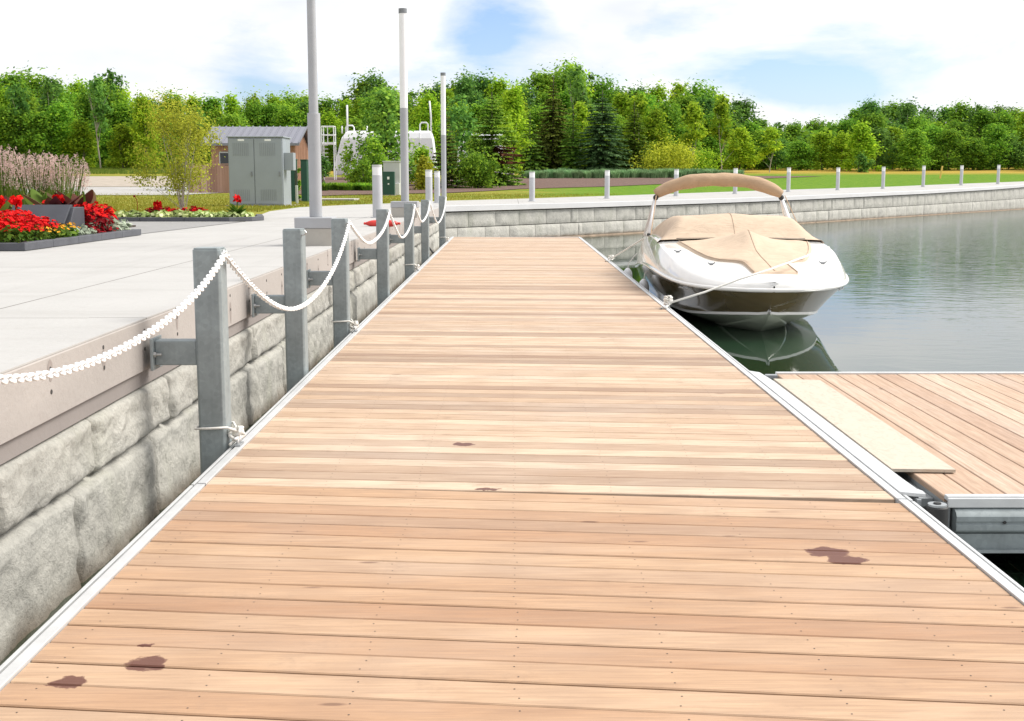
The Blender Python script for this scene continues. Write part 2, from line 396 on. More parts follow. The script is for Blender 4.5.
M['leaf_d']=leafmat('dark_leaf',[(.2,(.018,.05,.012)),(.5,(.04,.095,.018)),(.8,(.07,.14,.022))],.5,gain=2.9)
M['needle_b']=leafmat('blue_spruce_needle',[(.2,(.018,.045,.016)),(.5,(.045,.10,.032)),(.8,(.10,.17,.07))],.3,hue=.004,gain=3.0)
M['needle_g']=leafmat('green_spruce_needle',[(.2,(.025,.06,.01)),(.5,(.06,.125,.018)),(.8,(.13,.20,.025))],.35,gain=2.8)
M['needle_o']=leafmat('olive_spruce_needle',[(.2,(.022,.034,.008)),(.5,(.05,.075,.014)),(.8,(.10,.13,.02))],.3,gain=2.5)
M['needle_r']=leafmat('browned_needle',[(.2,(.10,.03,.015)),(.5,(.16,.06,.03)),(.8,(.2,.1,.04))],.1)
M['birch']=leafmat('small_tree_leaf',[(.2,(.09,.12,.012)),(.5,(.20,.22,.025)),(.8,(.30,.36,.04))],.6,gain=1.8)
M['bluegrass']=leafmat('blue_grass_blade',[(.2,(.06,.13,.05)),(.5,(.12,.22,.10)),(.8,(.2,.32,.16))],.35,gain=1.6)
M['grassblade']=leafmat('ornamental_grass_blade',[(.2,(.07,.13,.02)),(.5,(.13,.21,.035)),(.8,(.22,.29,.06))],.4)
M['drygrass']=leafmat('dry_lawn_blade',[(.2,(.15,.19,.02)),(.5,(.25,.27,.035)),(.8,(.36,.33,.06))],.45)
M['plume']=leafmat('pink_grass_plume',[(.2,(.40,.28,.235)),(.5,(.52,.39,.33)),(.8,(.64,.52,.44))],.5,hue=.01,gain=1.1)
M['yshrub']=leafmat('yellow_green_shrub_leaf',[(.2,(.13,.18,.015)),(.5,(.25,.30,.02)),(.8,(.38,.42,.04))],.45,gain=1.35)
M['redpetal']=leafmat('red_petal',[(.2,(.42,.002,.006)),(.5,(.62,.006,.008)),(.8,(.74,.018,.010))],.12,hue=0)
M['crimson']=leafmat('crimson_leaf',[(.2,(.12,.004,.008)),(.5,(.28,.008,.014)),(.8,(.36,.008,.018))],.2,hue=0)
M['yellowpetal']=leafmat('yellow_petal',[(.2,(.75,.38,.02)),(.8,(.85,.55,.05))],.25)
M['cannared']=leafmat('canna_bronze_leaf',[(.2,(.045,.012,.012)),(.5,(.09,.03,.022)),(.8,(.10,.10,.03))],.25)
M['cannagreen']=leafmat('canna_green_leaf',[(.2,(.07,.13,.02)),(.5,(.13,.2,.035)),(.8,(.2,.27,.05))],.35)
M['plantgreen']=leafmat('bedding_leaf',[(.2,(.03,.09,.01)),(.5,(.07,.16,.018)),(.8,(.15,.26,.03))],.3)
M['palegreen']=leafmat('pale_lime_leaf',[(.2,(.22,.33,.08)),(.5,(.42,.52,.2)),(.8,(.62,.68,.40))],.3)
M['silver']=leafmat('silver_leaf',[(.2,(.22,.27,.2)),(.8,(.42,.48,.36))],.2)

# ------------------------------------------------------------------ world and sun
SUN_EL, SUN_AZ = R(47), R(78)      # azimuth measured clockwise from +Y
wd=D.worlds.new('World'); scene.world=wd; wd.use_nodes=True
nt=wd.node_tree; N=nt.nodes; bg=N['Background']
sky=N.new('ShaderNodeTexSky'); sky.sky_type='NISHITA'; sky.sun_disc=False
sky.sun_elevation=SUN_EL; sky.sun_rotation=SUN_AZ; sky.air_density=1.0; sky.dust_density=.6; sky.ozone_density=1.0
tc=N.new('ShaderNodeTexCoord')
mp=N.new('ShaderNodeMapping'); mp.inputs['Scale'].default_value=(1,1,2.6); nt.links.new(tc.outputs['Generated'],mp.inputs['Vector'])
nz=N.new('ShaderNodeTexNoise'); nz.inputs['Scale'].default_value=5.5; nz.inputs['Detail'].default_value=7; nz.inputs['Roughness'].default_value=.58; nz.inputs['Distortion'].default_value=.25
nt.links.new(mp.outputs[0],nz.inputs['Vector'])
def wmath(op,a,b=0.0):
    m=N.new('ShaderNodeMath'); m.operation=op
    for i,v in enumerate((a,b)):
        if isinstance(v,(int,float)): m.inputs[i].default_value=v
        else: nt.links.new(v,m.inputs[i])
    return m.outputs[0]
cov=wmath('ADD',nz.outputs['Fac'],.20)
for (px,py,sx,sy,k) in ((262,92,46,38,.18),(500,14,60,36,.14),(475,60,36,36,.10),(805,84,80,24,.26),(705,70,70,20,.12),(560,110,70,30,.09),(240,40,50,30,.06),(-400,-100,160,80,.3),(1500,40,220,80,.3)):
    d=ray(px,py).normalized()
    vm=N.new('ShaderNodeVectorMath'); vm.operation='NORMALIZE'; nt.links.new(tc.outputs['Generated'],vm.inputs[0])
    vs=N.new('ShaderNodeVectorMath'); vs.operation='SUBTRACT'; nt.links.new(vm.outputs[0],vs.inputs[0]); vs.inputs[1].default_value=d
    v2=N.new('ShaderNodeVectorMath'); v2.operation='MULTIPLY'; nt.links.new(vs.outputs[0],v2.inputs[0]); v2.inputs[1].default_value=(F/sx,F/sx,F/sy)
    vl=N.new('ShaderNodeVectorMath'); vl.operation='LENGTH'; nt.links.new(v2.outputs[0],vl.inputs[0])
    g=wmath('POWER',2.718,wmath('MULTIPLY',wmath('MULTIPLY',vl.outputs['Value'],vl.outputs['Value']),-1.0))
    cov=wmath('SUBTRACT',cov,wmath('MULTIPLY',g,k*1.6))
rp=N.new('ShaderNodeValToRGB'); rp.color_ramp.elements[0].position=.40; rp.color_ramp.elements[0].color=(0,0,0,1)
rp.color_ramp.elements[1].position=.64; rp.color_ramp.elements[1].color=(1,1,1,1); nt.links.new(cov,rp.inputs['Fac'])
skc=N.new('ShaderNodeMix'); skc.data_type='RGBA'; skc.blend_type='MULTIPLY'; skc.inputs[0].default_value=1
SKY_S=.10
skc.inputs[7].default_value=(.93,1.01,1.27,1); nt.links.new(sky.outputs[0],skc.inputs[6])
CLOUD=8.8
shade=N.new('ShaderNodeTexNoise'); shade.inputs['Scale'].default_value=7; shade.inputs['Detail'].default_value=4; nt.links.new(mp.outputs[0],shade.inputs['Vector'])
cr=N.new('ShaderNodeValToRGB'); e=cr.color_ramp.elements
e[0].position=.3; e[0].color=(CLOUD*.76,CLOUD*.79,CLOUD*.85,1); e[1].position=.65; e[1].color=(CLOUD,CLOUD*.985,CLOUD*.99,1)
nt.links.new(shade.outputs['Fac'],cr.inputs['Fac'])
mx=N.new('ShaderNodeMix'); mx.data_type='RGBA'
nt.links.new(rp.outputs[0],mx.inputs[0]); nt.links.new(skc.outputs[2],mx.inputs[6]); nt.links.new(cr.outputs[0],mx.inputs[7])
nt.links.new(mx.outputs[2],bg.inputs['Color']); bg.inputs['Strength'].default_value=SKY_S
ld=D.lights.new('sun','SUN'); ld.energy=3.7; ld.angle=R(30); ld.color=(1,.955,.89)
sun=D.objects.new('sun',ld); col.objects.link(sun)
sdir=Vector((math.sin(SUN_AZ)*math.cos(SUN_EL),math.cos(SUN_AZ)*math.cos(SUN_EL),math.sin(SUN_EL)))
sun.rotation_euler=sdir.to_track_quat('Z','Y').to_euler(); sun.location=(0,0,30)
vs_=scene.view_settings; vs_.view_transform='Standard'; vs_.look='None'; vs_.gamma=1; vs_.use_curve_mapping=False; vs_.exposure=.46
scene.cycles.max_bounces=8; scene.cycles.transparent_max_bounces=8; scene.cycles.use_denoising=True
scene.cycles.sample_clamp_indirect=6

# ------------------------------------------------------------------ boundary of the basin
XW=-2.06
ZWAT=-.42
FWP=[(XW,38.2),(2.4,43.5),(12.7,56.0),(36.4,87.4),(80,145.2)]
WL=[(XW,-60)]+FWP
def xb(Y):
    for (xa,ya),(xc,yc) in zip(WL,WL[1:]):
        if Y<=yc: return xa+(xc-xa)*max(0,(Y-ya)/(yc-ya))
    return 80+ (Y-145.2)*.75
# ground: one sheet from behind the camera to the horizon, with the basin left open
g=MB()
ys=[-600,-60.01,-60]+[-55+5*i for i in range(18)]+[35.7,38.2]+[40+2*i for i in range(32)]+[106,112,120,130,140,150,165,180,200,260,400,800,1500,3000]
def grow(Y):
    if Y<=-60.005: return [-3000,-300,-50,0,60,150,400,3000]
    if Y<150: x=xb(Y)-.35; return [-3000,-300,-80,-30,-12,x-3,x-1,x]
    return [-3000,-300,-50,0,60,150,400,3000]
ysl=sorted(set(ys))
rows=[]
for Y in ysl:
    rows.append([(x,Y,hy(Y)-(.0)) for x in grow(Y)])
def rowmesh(rows):
    for i in range(len(rows)-1):
        a,b=rows[i],rows[i+1]; n=len(a)
        g.add(a+b,[(k,k+1,k+1+n,k+n) for k in range(n-1)])
left=[r for r in rows]
cut1=[r for r in rows if r[0][1]<=-60.005]; cut2=[r for r in rows if -60.005<r[0][1]<150]; cut3=[r for r in rows if r[0][1]>=150]
rowmesh(cut1); rowmesh(cut2)
last=cut2[-1]; g_last=[(x,150,hy(150)) for x in [-3000,-300,-80,-30,-12,50,75,xb(150)-.35]]
rowmesh([last,g_last]); rowmesh(cut3)
# east bank, far beyond the frame
eb=[]
for Y in ysl:
    if -60<=Y<=150: eb.append([(x,Y,z) for x,z in ((150,-2.0),(156,.6),(200,.8),(3000,4))])
rowmesh(eb)
gr=g.build('ground',M['grass']); tag(gr,kind='structure')
mb=MB(); mb.add([(-60,-61,-2.0),(170,-61,-2.0),(170,151,-2.0),(-60,151,-2.0)],[(0,1,2,3)]); tag(mb.build('basin_bed',M['soil']),kind='structure')
mb=MB(); mb.add([(-2.3,-60,ZWAT),(155,-60,ZWAT),(155,150,ZWAT),(-2.3,150,ZWAT)],[(0,1,2,3)]); tag(mb.build('water',M['water']),kind='structure')

# sheets draped on the ground: polygon clipped in rows of constant Y
def drape(name,poly,mat,dz,step=2.0,parent=None,hfun=hy,thick=0):
    m=MB(); Y0=min(p[1] for p in poly); Y1=max(p[1] for p in poly)
    cuts=sorted(set([p[1] for p in poly]+[Y0+step*i for i in range(int((Y1-Y0)/step)+1)]+[a for a,_ in HT if Y0<a<Y1]))
    def span(Y,side):
        xs=[]
        for i in range(len(poly)):
            (xa,ya),(xc,yc)=poly[i][:2],poly[(i+1)%len(poly)][:2]
            if ya==yc: continue
            t=(Y-ya)/(yc-ya)
            if -1e-9<=t<=1+1e-9:
                # evaluate just inside the slab
                t2=(Y+side*1e-4-ya)/(yc-ya)
                if 0<=t2<=1: xs.append(xa+(xc-xa)*t)
        return sorted(xs)
    for a,b in zip(cuts,cuts[1:]):
        if b-a<1e-3: continue
        A=span(a,1);B=span(b,-1)
        for k in range(0,min(len(A),len(B))-1,2):
            x0,x1,x2,x3=A[k],A[k+1],B[k],B[k+1]
            if thick:
                za,zb=hfun(a)+dz,hfun(b)+dz
                m.add([(x0,a,za),(x1,a,za),(x3,b,zb),(x2,b,zb),(x0,a,za-thick),(x1,a,za-thick),(x3,b,zb-thick),(x2,b,zb-thick)],
                      [(0,1,2,3),(0,4,5,1),(2,6,7,3),(1,5,6,2),(3,7,4,0)])
            else: m.add([(x0,a,hfun(a)+dz),(x1,a,hfun(a)+dz),(x3,b,hfun(b)+dz),(x2,b,hfun(b)+dz)],[(0,1,2,3)])
    return m.build(name,mat,parent)
def gp(px,py): p=WG(px,py); return (p.x,p.y)
def fp(px,py): p=W(px,py,.725); return (p.x,p.y)
# concrete promenade: along the near wall, round the corner and along the far wall
inner=[(XW-.001,-40)]+[(x-(.001 if x<-2 else 0),y) for x,y in FWP]
inner=[(x-.30*(1 if y>36 else 0)+(0 if y>36 else -.30),y+(.12 if y>36 else 0)) for x,y in inner]
outer=[(75,149.5),gp(1024,181.5),gp(930,185),gp(764,190.5),gp(600,196.3),gp(530,198.6),gp(450,200.8),gp(400,203.2),gp(350,205),gp(300,207.5),gp(270,211.5),gp(258,216),
       fp(245,222),(-9,23.6),(-30,23.6),(-30,-40)]
drape('promenade_paving',[tuple(p) for p in inner]+outer,M['plaza'],.006); tag(D.objects['promenade_paving'],kind='structure')
drape('paver_strip',[fp(108,221.8),fp(243,222.2),fp(142,234.5),(-5.45,17.75),(-12,17.9),(-14,23.4)],M['pavers'],.012); tag(D.objects['paver_strip'],kind='structure')
# car park and gravel beyond the lawn
drape('car_park_road',[(-140,58),(-15.5,58.5),(-13.8,70),(-16,80),(-140,80)],M['road'],.02); tag(D.objects['car_park_road'],kind='structure')
drape('gravel_verge',[(-160,81),(-17,81),(-20,112),(-160,112)],M['gravel'],.02); tag(D.objects['gravel_verge'],kind='structure')
drape('mulch_bed',[gp(312,196.5),gp(380,194.5),gp(450,193.2),gp(520,189.3),gp(600,187),gp(660,184.5),gp(735,180),(28,112),(4,118),(-16,108),(-16.5,88),(-14.5,74)],M['mulch'],.03); tag(D.objects['mulch_bed'],kind='structure')

# ------------------------------------------------------------------ stone walls
def rock_course(m, p0, p1, za0, zb0, za1, zb1, L, seed, depth=.05, phase=0.0, nrm=None, nx=14, nz_=8, drop=0.0):
    # one course of rock-faced blocks between p0 and p1; (za..zb) bottom/top at both ends
    p0=Vector((*p0,0)); p1=Vector((*p1,0)); d=(p1-p0); T=d.length; d.normalize(); n=Vector((d.y,-d.x,0))
    r=random.Random(seed); s=-phase*L; k=0
    while s<T:
        l=L*r.uniform(.86,1.12); a,b=max(0,s),min(T,s+l-.012); s+=l
        if b-a<.05: continue
        off=Vector((r.uniform(0,99),r.uniform(0,99),r.uniform(0,99))); bulge=r.uniform(.6,1.15)
        def fn(u,v):
            t=a+(b-a)*u; q=t/T
            zb=za0+(za1-za0)*q+.006; zt=zb0+(zb1-zb0)*q-.006
            z=zb+(zt-zb)*v
            e=min(min(u*(b-a),(1-u)*(b-a))/.035,min(v*(zt-zb),(1-v)*(zt-zb))/.035,1.0); e=max(0,e)**.6
            q3=Vector((t*2.3,0,z*2.6))+off
            f=noise.fractal(q3,1.0,2.1,5); f2=noise.noise(Vector((t*.9,7,z*5))+off)
            cell=noise.cell(Vector((t*1.4+f*.8,3,z*2.2+f*.5))+off)
            f3=noise.fractal(Vector((t*9,1,z*9))+off,1.0,2.1,3); out=e*(depth*(.50+.2*bulge+.42*f+.22*f2)+depth*.16*cell+depth*.22*f3)
            if u in(0,1) or v in (0,1): out=-.03
            p=p0+d*t+n*out; jit=.012*noise.noise(Vector((t*6,z*6,2))+off)
            return (p.x,p.y,z+jit*(1 if 0<v<1 else 0))
        m.grid(fn,nx,nz_)
wall=empty('retaining_wall',(0,0,0),0,'long grey rock-faced stone retaining wall left of the dock under the pale concrete edge','wall')
m=MB()
fy0,fy1=-8,38.2
m.extrude([(XW,.444),(XW,.717),(XW-.008,.725),(XW-.34,.725),(XW-.34,.444)],fy0,fy1)
m.build('fascia_beam',M['fascia'],wall)
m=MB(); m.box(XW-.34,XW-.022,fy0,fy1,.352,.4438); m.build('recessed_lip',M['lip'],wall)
# pale top of the beam
m=MB(); m.box(XW-.33,XW-.004,fy0,fy1,.7252,.733); m.build('coping_top',M['plaza'],wall)
m=MB()
for za,zb,ph,sd in ((.05,.351,.38,3),(-.50,.047,.0,5)):
    rock_course(m,(XW-.035,1.5),(XW-.035,15.0),za,zb,za,zb,1.32,sd,.06,ph,nx=44,nz_=20)
    rock_course(m,(XW-.035,15.0),(XW-.035,38.15),za,zb,za,zb,1.32,sd+20,.06,ph,nx=12,nz_=7)
m.build('stone_courses',M['stone'],wall,smooth=True)
m=MB(); m.box(XW-.30,XW-.085,fy0,fy1,-1.9,.374); m.build('wall_core',M['joint'],wall)
# tie holes and damp halos
m=MB(); m2=MB()
y=4.1; k=0
while y<30:
    yy=y+rnd.uniform(-.03,.03)
    for z in (.667,.563):
        m.tube([(XW-.02,yy,z),(XW+.0025,yy,z)],.011,10)
    for z in ((.60,.54,.66)[k%3],):
        if rnd.random()<.7:
            h=rnd.uniform(.05,.085); pts=[(yy+.028*math.cos(a)*(1+.2*math.sin(3*a)),z+h*math.sin(a)) for a in [2*PI*i/18 for i in range(18)]]
            m2.add([(XW+.0012,p[0],p[1]) for p in pts],[tuple(range(18))])
    y+=.71; k+=1
m.build('tie_hole',M['joint'],wall); m2.build('damp_patch',M['damp'],wall)

fw=empty('harbour_wall',(0,0,0),0,'far harbour wall of two grey stone courses with pale concrete coping across the water','wall')
m=MB(); mc=MB(); mo=MB(); ml=MB()
pts=FWP
# densify
fine=[]
for (a,b) in zip(pts,pts[1:]):
    n=max(1,int(math.dist(a,b)/4))
    for i in range(n): fine.append((a[0]+(b[0]-a[0])*i/n,a[1]+(b[1]-a[1])*i/n))
fine.append(pts[-1])
def topz(Y): return hy(Y)+.012
for i,(a,b) in enumerate(zip(fine,fine[1:])):
    ta,tb=topz(a[1])-.185,topz(b[1])-.185
    mid=lambda t:ZWAT+.025+(t-ZWAT-.025)*.49
    nxn=7 if a[1]<60 else 4
    rock_course(m,a,b,mid(ta),ta-.012,mid(tb),tb-.012,1.35,100+i,.022,(.3*i)%1,nx=nxn,nz_=5)
    rock_course(m,a,b,ZWAT+.04,mid(ta)-.01,ZWAT+.04,mid(tb)-.01,1.35,300+i,.022,(.3*i+.5)%1,nx=nxn,nz_=5)
    d=Vector((b[0]-a[0],b[1]-a[1],0)).normalized(); n=Vector((d.y,-d.x,0))
    def seg(mm,o0,o1,za0,za1,zb0,zb1):
        A=Vector((*a,0));B=Vector((*b,0)); q=[A+n*o0,A+n*o1,B+n*o1,B+n*o0]
        mm.add([(q[0].x,q[0].y,za0),(q[1].x,q[1].y,za0),(q[2].x,q[2].y,zb0),(q[3].x,q[3].y,zb0),
                (q[0].x,q[0].y,za1),(q[1].x,q[1].y,za1),(q[2].x,q[2].y,zb1),(q[3].x,q[3].y,zb1)],
               [(0,3,2,1),(4,5,6,7),(0,1,5,4),(2,3,7,6),(1,2,6,5),(3,0,4,7)])
    seg(mc,-.6,.11,topz(a[1])-.16,topz(a[1]),topz(b[1])-.16,topz(b[1]))
    seg(mo,-.5,-.06,-1.9,ta-.001,-1.9,tb-.001)
    seg(ml,-.05,.07,-.6,ZWAT+.04,-.6,ZWAT+.04)
m.build('stone_courses',M['stone_far'],fw,smooth=True)
mc.build('coping',M['coping'],fw,bevel=0); mo.build('wall_core',M['joint'],fw); ml.build('waterline_ledge',M['ledge'],fw)

# ------------------------------------------------------------------ main dock
XL,XR=-1.513,1.832
def dock(name,label,y0,y1,skew,mat,jo):
    root=empty(name,(0,0,0),0,label,'dock')
    m=MB(); ms=MB(); tk=math.tan(skew); P=.165; xm=0
    y=y0; r=random.Random(jo)
    while y<y1-.01:
        w=P-(.0105 if y<6 else .0085); dz=r.uniform(-.0012,.0012); c=.004
        def line(x,yy): return yy - tk*x
        a,b=y+.003,y+.003+w
        xs=[XL,XL+(XR-XL)*.34,XL+(XR-XL)*.67,XR]; j=[r.uniform(-.0012,.0012) for _ in xs]
        # board with eased edges
        prof=[(a,-.03),(a,-c),(a+c,0),(b-c,0),(b,-c),(b,-.03)]
        vs=[];n=6
        for x,q in zip(xs,j):
            vs+=[(x,line(x,yy)+q,z+dz) for yy,z in prof]
        fs=[tuple(range(6)),tuple(reversed(range(18,24)))]
        for s in range(3):
            for k in range(6): fs.append((s*6+k,(s+1)*6+k,(s+1)*6+(k+1)%6,s*6+(k+1)%6))
        m.add(vs,fs)
        if y<16:
            for sx in (XL+.10,-.92,-.46,.02,.5,.98,1.42,XR-.1):
                for f in (.25,.75):
                    x=sx+r.uniform(-.008,.008); yy=line(x,a+w*f)+r.uniform(-.006,.006); rr=.0032
                    ms.add([(x+rr*math.cos(t*PI/4),yy+rr*math.sin(t*PI/4),dz+.0008) for t in range(8)],[tuple(range(8))])
        y+=P
    m.build('deck_boards',mat,root); 
    if len(ms.v): ms.build('screw_heads',M['screw'],root)
    return root,tk
SK1,SK2=R(6.3),R(5.0)
YJ=5.885                      # joint, at x=0
jt=math.tan(R(5.2))
near,t1=dock('floating_dock','near section of the wide timber floating dock with reddish brown stains on its boards',YJ-.165*60,YJ-.004,SK1,M['deck'],1)
YE=33.6
far,t2=dock('floating_dock','far section of the wide timber floating dock running to the harbour wall',YJ+.02,YE,SK2,M['deck_far'],2)
def rails(root,ya,yb,wide=False):
    # ya, yb functions giving the end at x
    def strip(mm,x0,x1,z0,z1): 
        mm.add([(x0,ya(x0),z0),(x1,ya(x1),z0),(x1,yb(x1),z0),(x0,yb(x0),z0),(x0,ya(x0),z1),(x1,ya(x1),z1),(x1,yb(x1),z1),(x0,yb(x0),z1)],
               [(0,3,2,1),(4,5,6,7),(0,1,5,4),(1,2,6,5),(2,3,7,6),(3,0,4,7)])
    for side in (-1,1):
        e=XL if side<0 else XR
        m=MB()
        def S(a,b,z0,z1):
            x0,x1=sorted((e+side*a,e+side*b)); strip(m,x0,x1,z0,z1)
        S(.004,.046,-.02,.010); S(.0465,.064,-.07,-.045); S(.0645,.080,-.18,.002); S(.0805,.085,-.18,-.05)
        m.build('edge_rail',M['alu'],root,bevel=.003)
    m=MB(); strip(m,XL+.02,XR-.02,-.10,-.034); m.build('joist_frame',M['dark_under'],root)
    m=MB()
    y=ya(0)+.6
    while y<yb(0)-1.6:
        m.box(XL+.06,XR-.06,y,y+1.3,-.62,-.101); y+=2.1
    m.build('pontoon',M['dark_under'],root,bevel=.04)
rails(near,lambda x:-3.9,lambda x:YJ-.008-jt*x)
rails(far,lambda x:YJ+.012-jt*x,lambda x:YE-t2*x+.02)
m=MB(); m.box(XL-.08,XR+.08,YE+.13,YE+.16,-.25,.004); m.build('end_rail',M['alu'],far)
# wide hinge plate where the finger joins
m=MB()
pp=[W(748,370,.013),W(768,372.5,.013),W(778,379,.013),W(917,489,.013),W(927,493,.013),W(926,499,.013),W(903,498,.013)]
pp=[(XR+.052,9.72),(XR+.13,9.62),(XR+.15,9.2),(XR+.15,6.12),(XR+.155,5.90),(XR+.17,5.86),(XR+.165,5.80),(XR+.12,5.81),(XR+.052,5.84)]
m.prism(pp,-.005,.014); m.build('hinge_plate',M['alu'],far,bevel=.003)

# ------------------------------------------------------------------ finger dock
fl=empty('finger_dock',(0,0,0),0,'timber finger dock joined to the right side of the main dock','dock')
FY0,FY1,FX0=5.835,9.64,2.10
m=MB(); x=FX0; r=random.Random(4); 
while x<14:
    w=.158; dz=r.uniform(-.001,.001)-.006; a,b=x,x+w-.0065; c=.004
    m.extrude([(a,-.036),(a,dz-c),(a+c,dz),(b-c,dz),(b,dz-c),(b,-.036)],FY0+.002+.0*x,FY1)
    x+=w
m.build('deck_boards',M['deck_finger'],fl)
m=MB(); m.box(FX0-.002,14,FY0-.045,FY0-.001,-.02,.004); m.box(FX0-.002,14,FY0-.06,FY0-.0455,-.05,-.004)
m.build('edge_rail',M['alu'],fl,bevel=.003)
m=MB(); m.box(FX0-.002,14,FY1+.002,FY1+.05,-.06,.008); m.build('edge_rail',M['alu'],fl,bevel=.003)
m=MB()
yb_=FY0-.03
pr=[(yb_,-.052),(yb_-.02,-.054),(yb_-.05,-.066),(yb_-.064,-.085),(yb_-.064,-.108),(yb_-.056,-.114),(yb_-.056,-.12),(yb_-.064,-.126),(yb_-.064,-.152),(yb_-.05,-.166),(yb_-.02,-.172),(yb_,-.174)]
m.extrude(pr,FX0+.03,14,'x')
m.build('rub_beam',M['galv'],fl,smooth=35)
m=MB(); m.box(FX0+.03,14,yb_-.035,yb_+.01,-.252,-.176); m.box(FX0+.03,14,yb_-.07,yb_-.0355,-.262,-.25)
for xx in (2.55,4.6,6.6): m.box(xx,xx+.006,yb_-.042,yb_-.0352,-.25,-.178)
m.build('lower_flange',M['galv'],fl)
m=MB(); m.tube([(2.36,yb_-.067,-.112),(2.36,yb_-.02,-.112)],.008,12); m.build('bolt_hole',M['rubber'],fl)
m=MB(); m.box(FX0,FX0+.02,FY0-.03,FY1,-.25,-.0365); m.box(FX0+.021,14,FY0+.02,FY0+.06,-.25,-.037)
for yy in (6.6,7.3,8.0,8.7,9.3): m.box(FX0+.021,14,yy,yy+.05,-.2,-.037)
m.build('side_frame',M['alu_dark'],fl)
m=MB()
for xx in (2.8,6.0,9.5): m.box(xx,xx+2.2,FY0+.35,FY1-.3,-.7,-.201)
m.build('pontoon',M['dark_under'],fl,bevel=.04)
# hinge hardware in the gap
m=MB()
m.cyl(2.03,5.73,-.17,-.028,.052,24)
m.build('rubber_roller',M['rubber'],fl,smooth=40,bevel=.006)
m=MB(); m.cyl(2.03,5.73,-.0275,-.018,.044,24); m.build('roller_cap',M['alu_dark'],fl,smooth=40)
m=MB(); m.cyl(2.03,5.73,-.0175,-.012,.018,16); m.build('roller_pin',M['rubber'],fl)
for q in ((1.93,FX0-.001,5.98,6.12,-.10,-.055),(1.92,FX0-.001,6.18,6.34,-.13,-.06),(1.93,FX0-.001,9.3,9.45,-.1,-.05),(2.0,2.09,9.56,9.62,-.03,.0),(1.95,1.972,5.78,5.97,-.14,-.01)):
    m=MB(); m.box(*q); m.build('hinge_bracket',M['alu_dark'],fl,bevel=.003)
# plywood ramp sheet lies loose on the finger dock
m=MB(); m.add([( 1.99,6.31,.0),(2.315,6.29,.0),(2.335,9.22,.0),(2.0,9.29,.0),(1.99,6.31,.0165),(2.315,6.29,.0165),(2.335,9.22,.0165),(2.0,9.29,.0165)],
      [(0,3,2,1),(4,5,6,7),(0,1,5,4),(1,2,6,5),(2,3,7,6),(3,0,4,7)])
tag(m.build('plywood_sheet',M['plywood']),'pale plywood sheet lying over the gap between the main dock and the finger dock','plywood sheet')

# ------------------------------------------------------------------ steel mooring posts
PX1=-1.612
post_zc=[('a',6.96),('b',9.69),('c',12.3),('d',16.4),('e',20.7),('f',24.6),('g',30.8)]
def zc2Y(zc,z): return (zc-(EYE-z)*math.sin(PITCH))/math.cos(PITCH)
post_lab=['largest galvanised steel mooring post, nearest the camera, rope round its foot',
 'second galvanised steel mooring post, crossed by the sagging chain, no rope at its foot',
 'third galvanised steel mooring post, rope round its foot, right of the concrete lamp base',
 'fourth galvanised steel mooring post, in front of the red fender',
 'fifth galvanised steel mooring post, below the nearer white-topped light pole',
 'next to last galvanised steel mooring post, beside the hanging black cable',
 'farthest galvanised steel mooring post, by the corner of the wall']
def make_post():
    root=empty('mooring_post')
    # wide-flange look: rounded hollow section with pressed edges
    m=MB(); w,d,c=.155,.17,.014
    prof=[(-w/2+c,-d/2),(w/2-c,-d/2),(w/2,-d/2+c),(w/2,d/2-c),(w/2-c,d/2),(-w/2+c,d/2),(-w/2,d/2-c),(-w/2,-d/2+c)]
    m.prism(prof,-1.6,1.123)
    m.build('shaft',M['galv'],root,bevel=.004)
    m=MB(); m.prism([(x*.93,y*.93) for x,y in prof],1.1235,1.131); m.build('cap_plate',M['galv'],root,bevel=.002)
    m=MB(); m.box(-w/2-.235,-w/2-.0005,-.06,.045,.47,.61); m.build('bracket_arm',M['galv'],root,bevel=.006)
    m=MB(); m.box(-w/2-.2505,-w/2-.2355,-.105,.09,.445,.625); m.build('wall_plate',M['galv'],root,bevel=.003)
    m=MB()
    for yy in (-.083,):
        m.tube([(-w/2-.235,yy,.535),(-w/2-.19,yy,.535)],.008,8)
        m.tube([(-w/2-.235,yy,.535),(-w/2-.22,yy,.535)],.017,6)
    m.build('bolt',M['steel_bolt'],root)
    m=MB(); m.tube([(w/2-.004,-d/2+.01,1.085),(w/2+.022,-d/2+.0,1.09),(w/2+.03,-d/2,1.105),(w/2+.02,-d/2,1.118)],.006,8); m.build('chain_hook',M['steel_bolt'],root)
    return root
proto=make_post(); post_pos=[]
for i,(n_,zc) in enumerate(post_zc):
    o=proto if i==0 else copy_tree(proto)
    Y=zc2Y(zc,.6)+.085; o.location=(PX1-.0775,Y,0); post_pos.append(Y)
    tag(o,post_lab[i],'mooring post','steel mooring posts between dock and wall')
for i,o in enumerate([]): pass
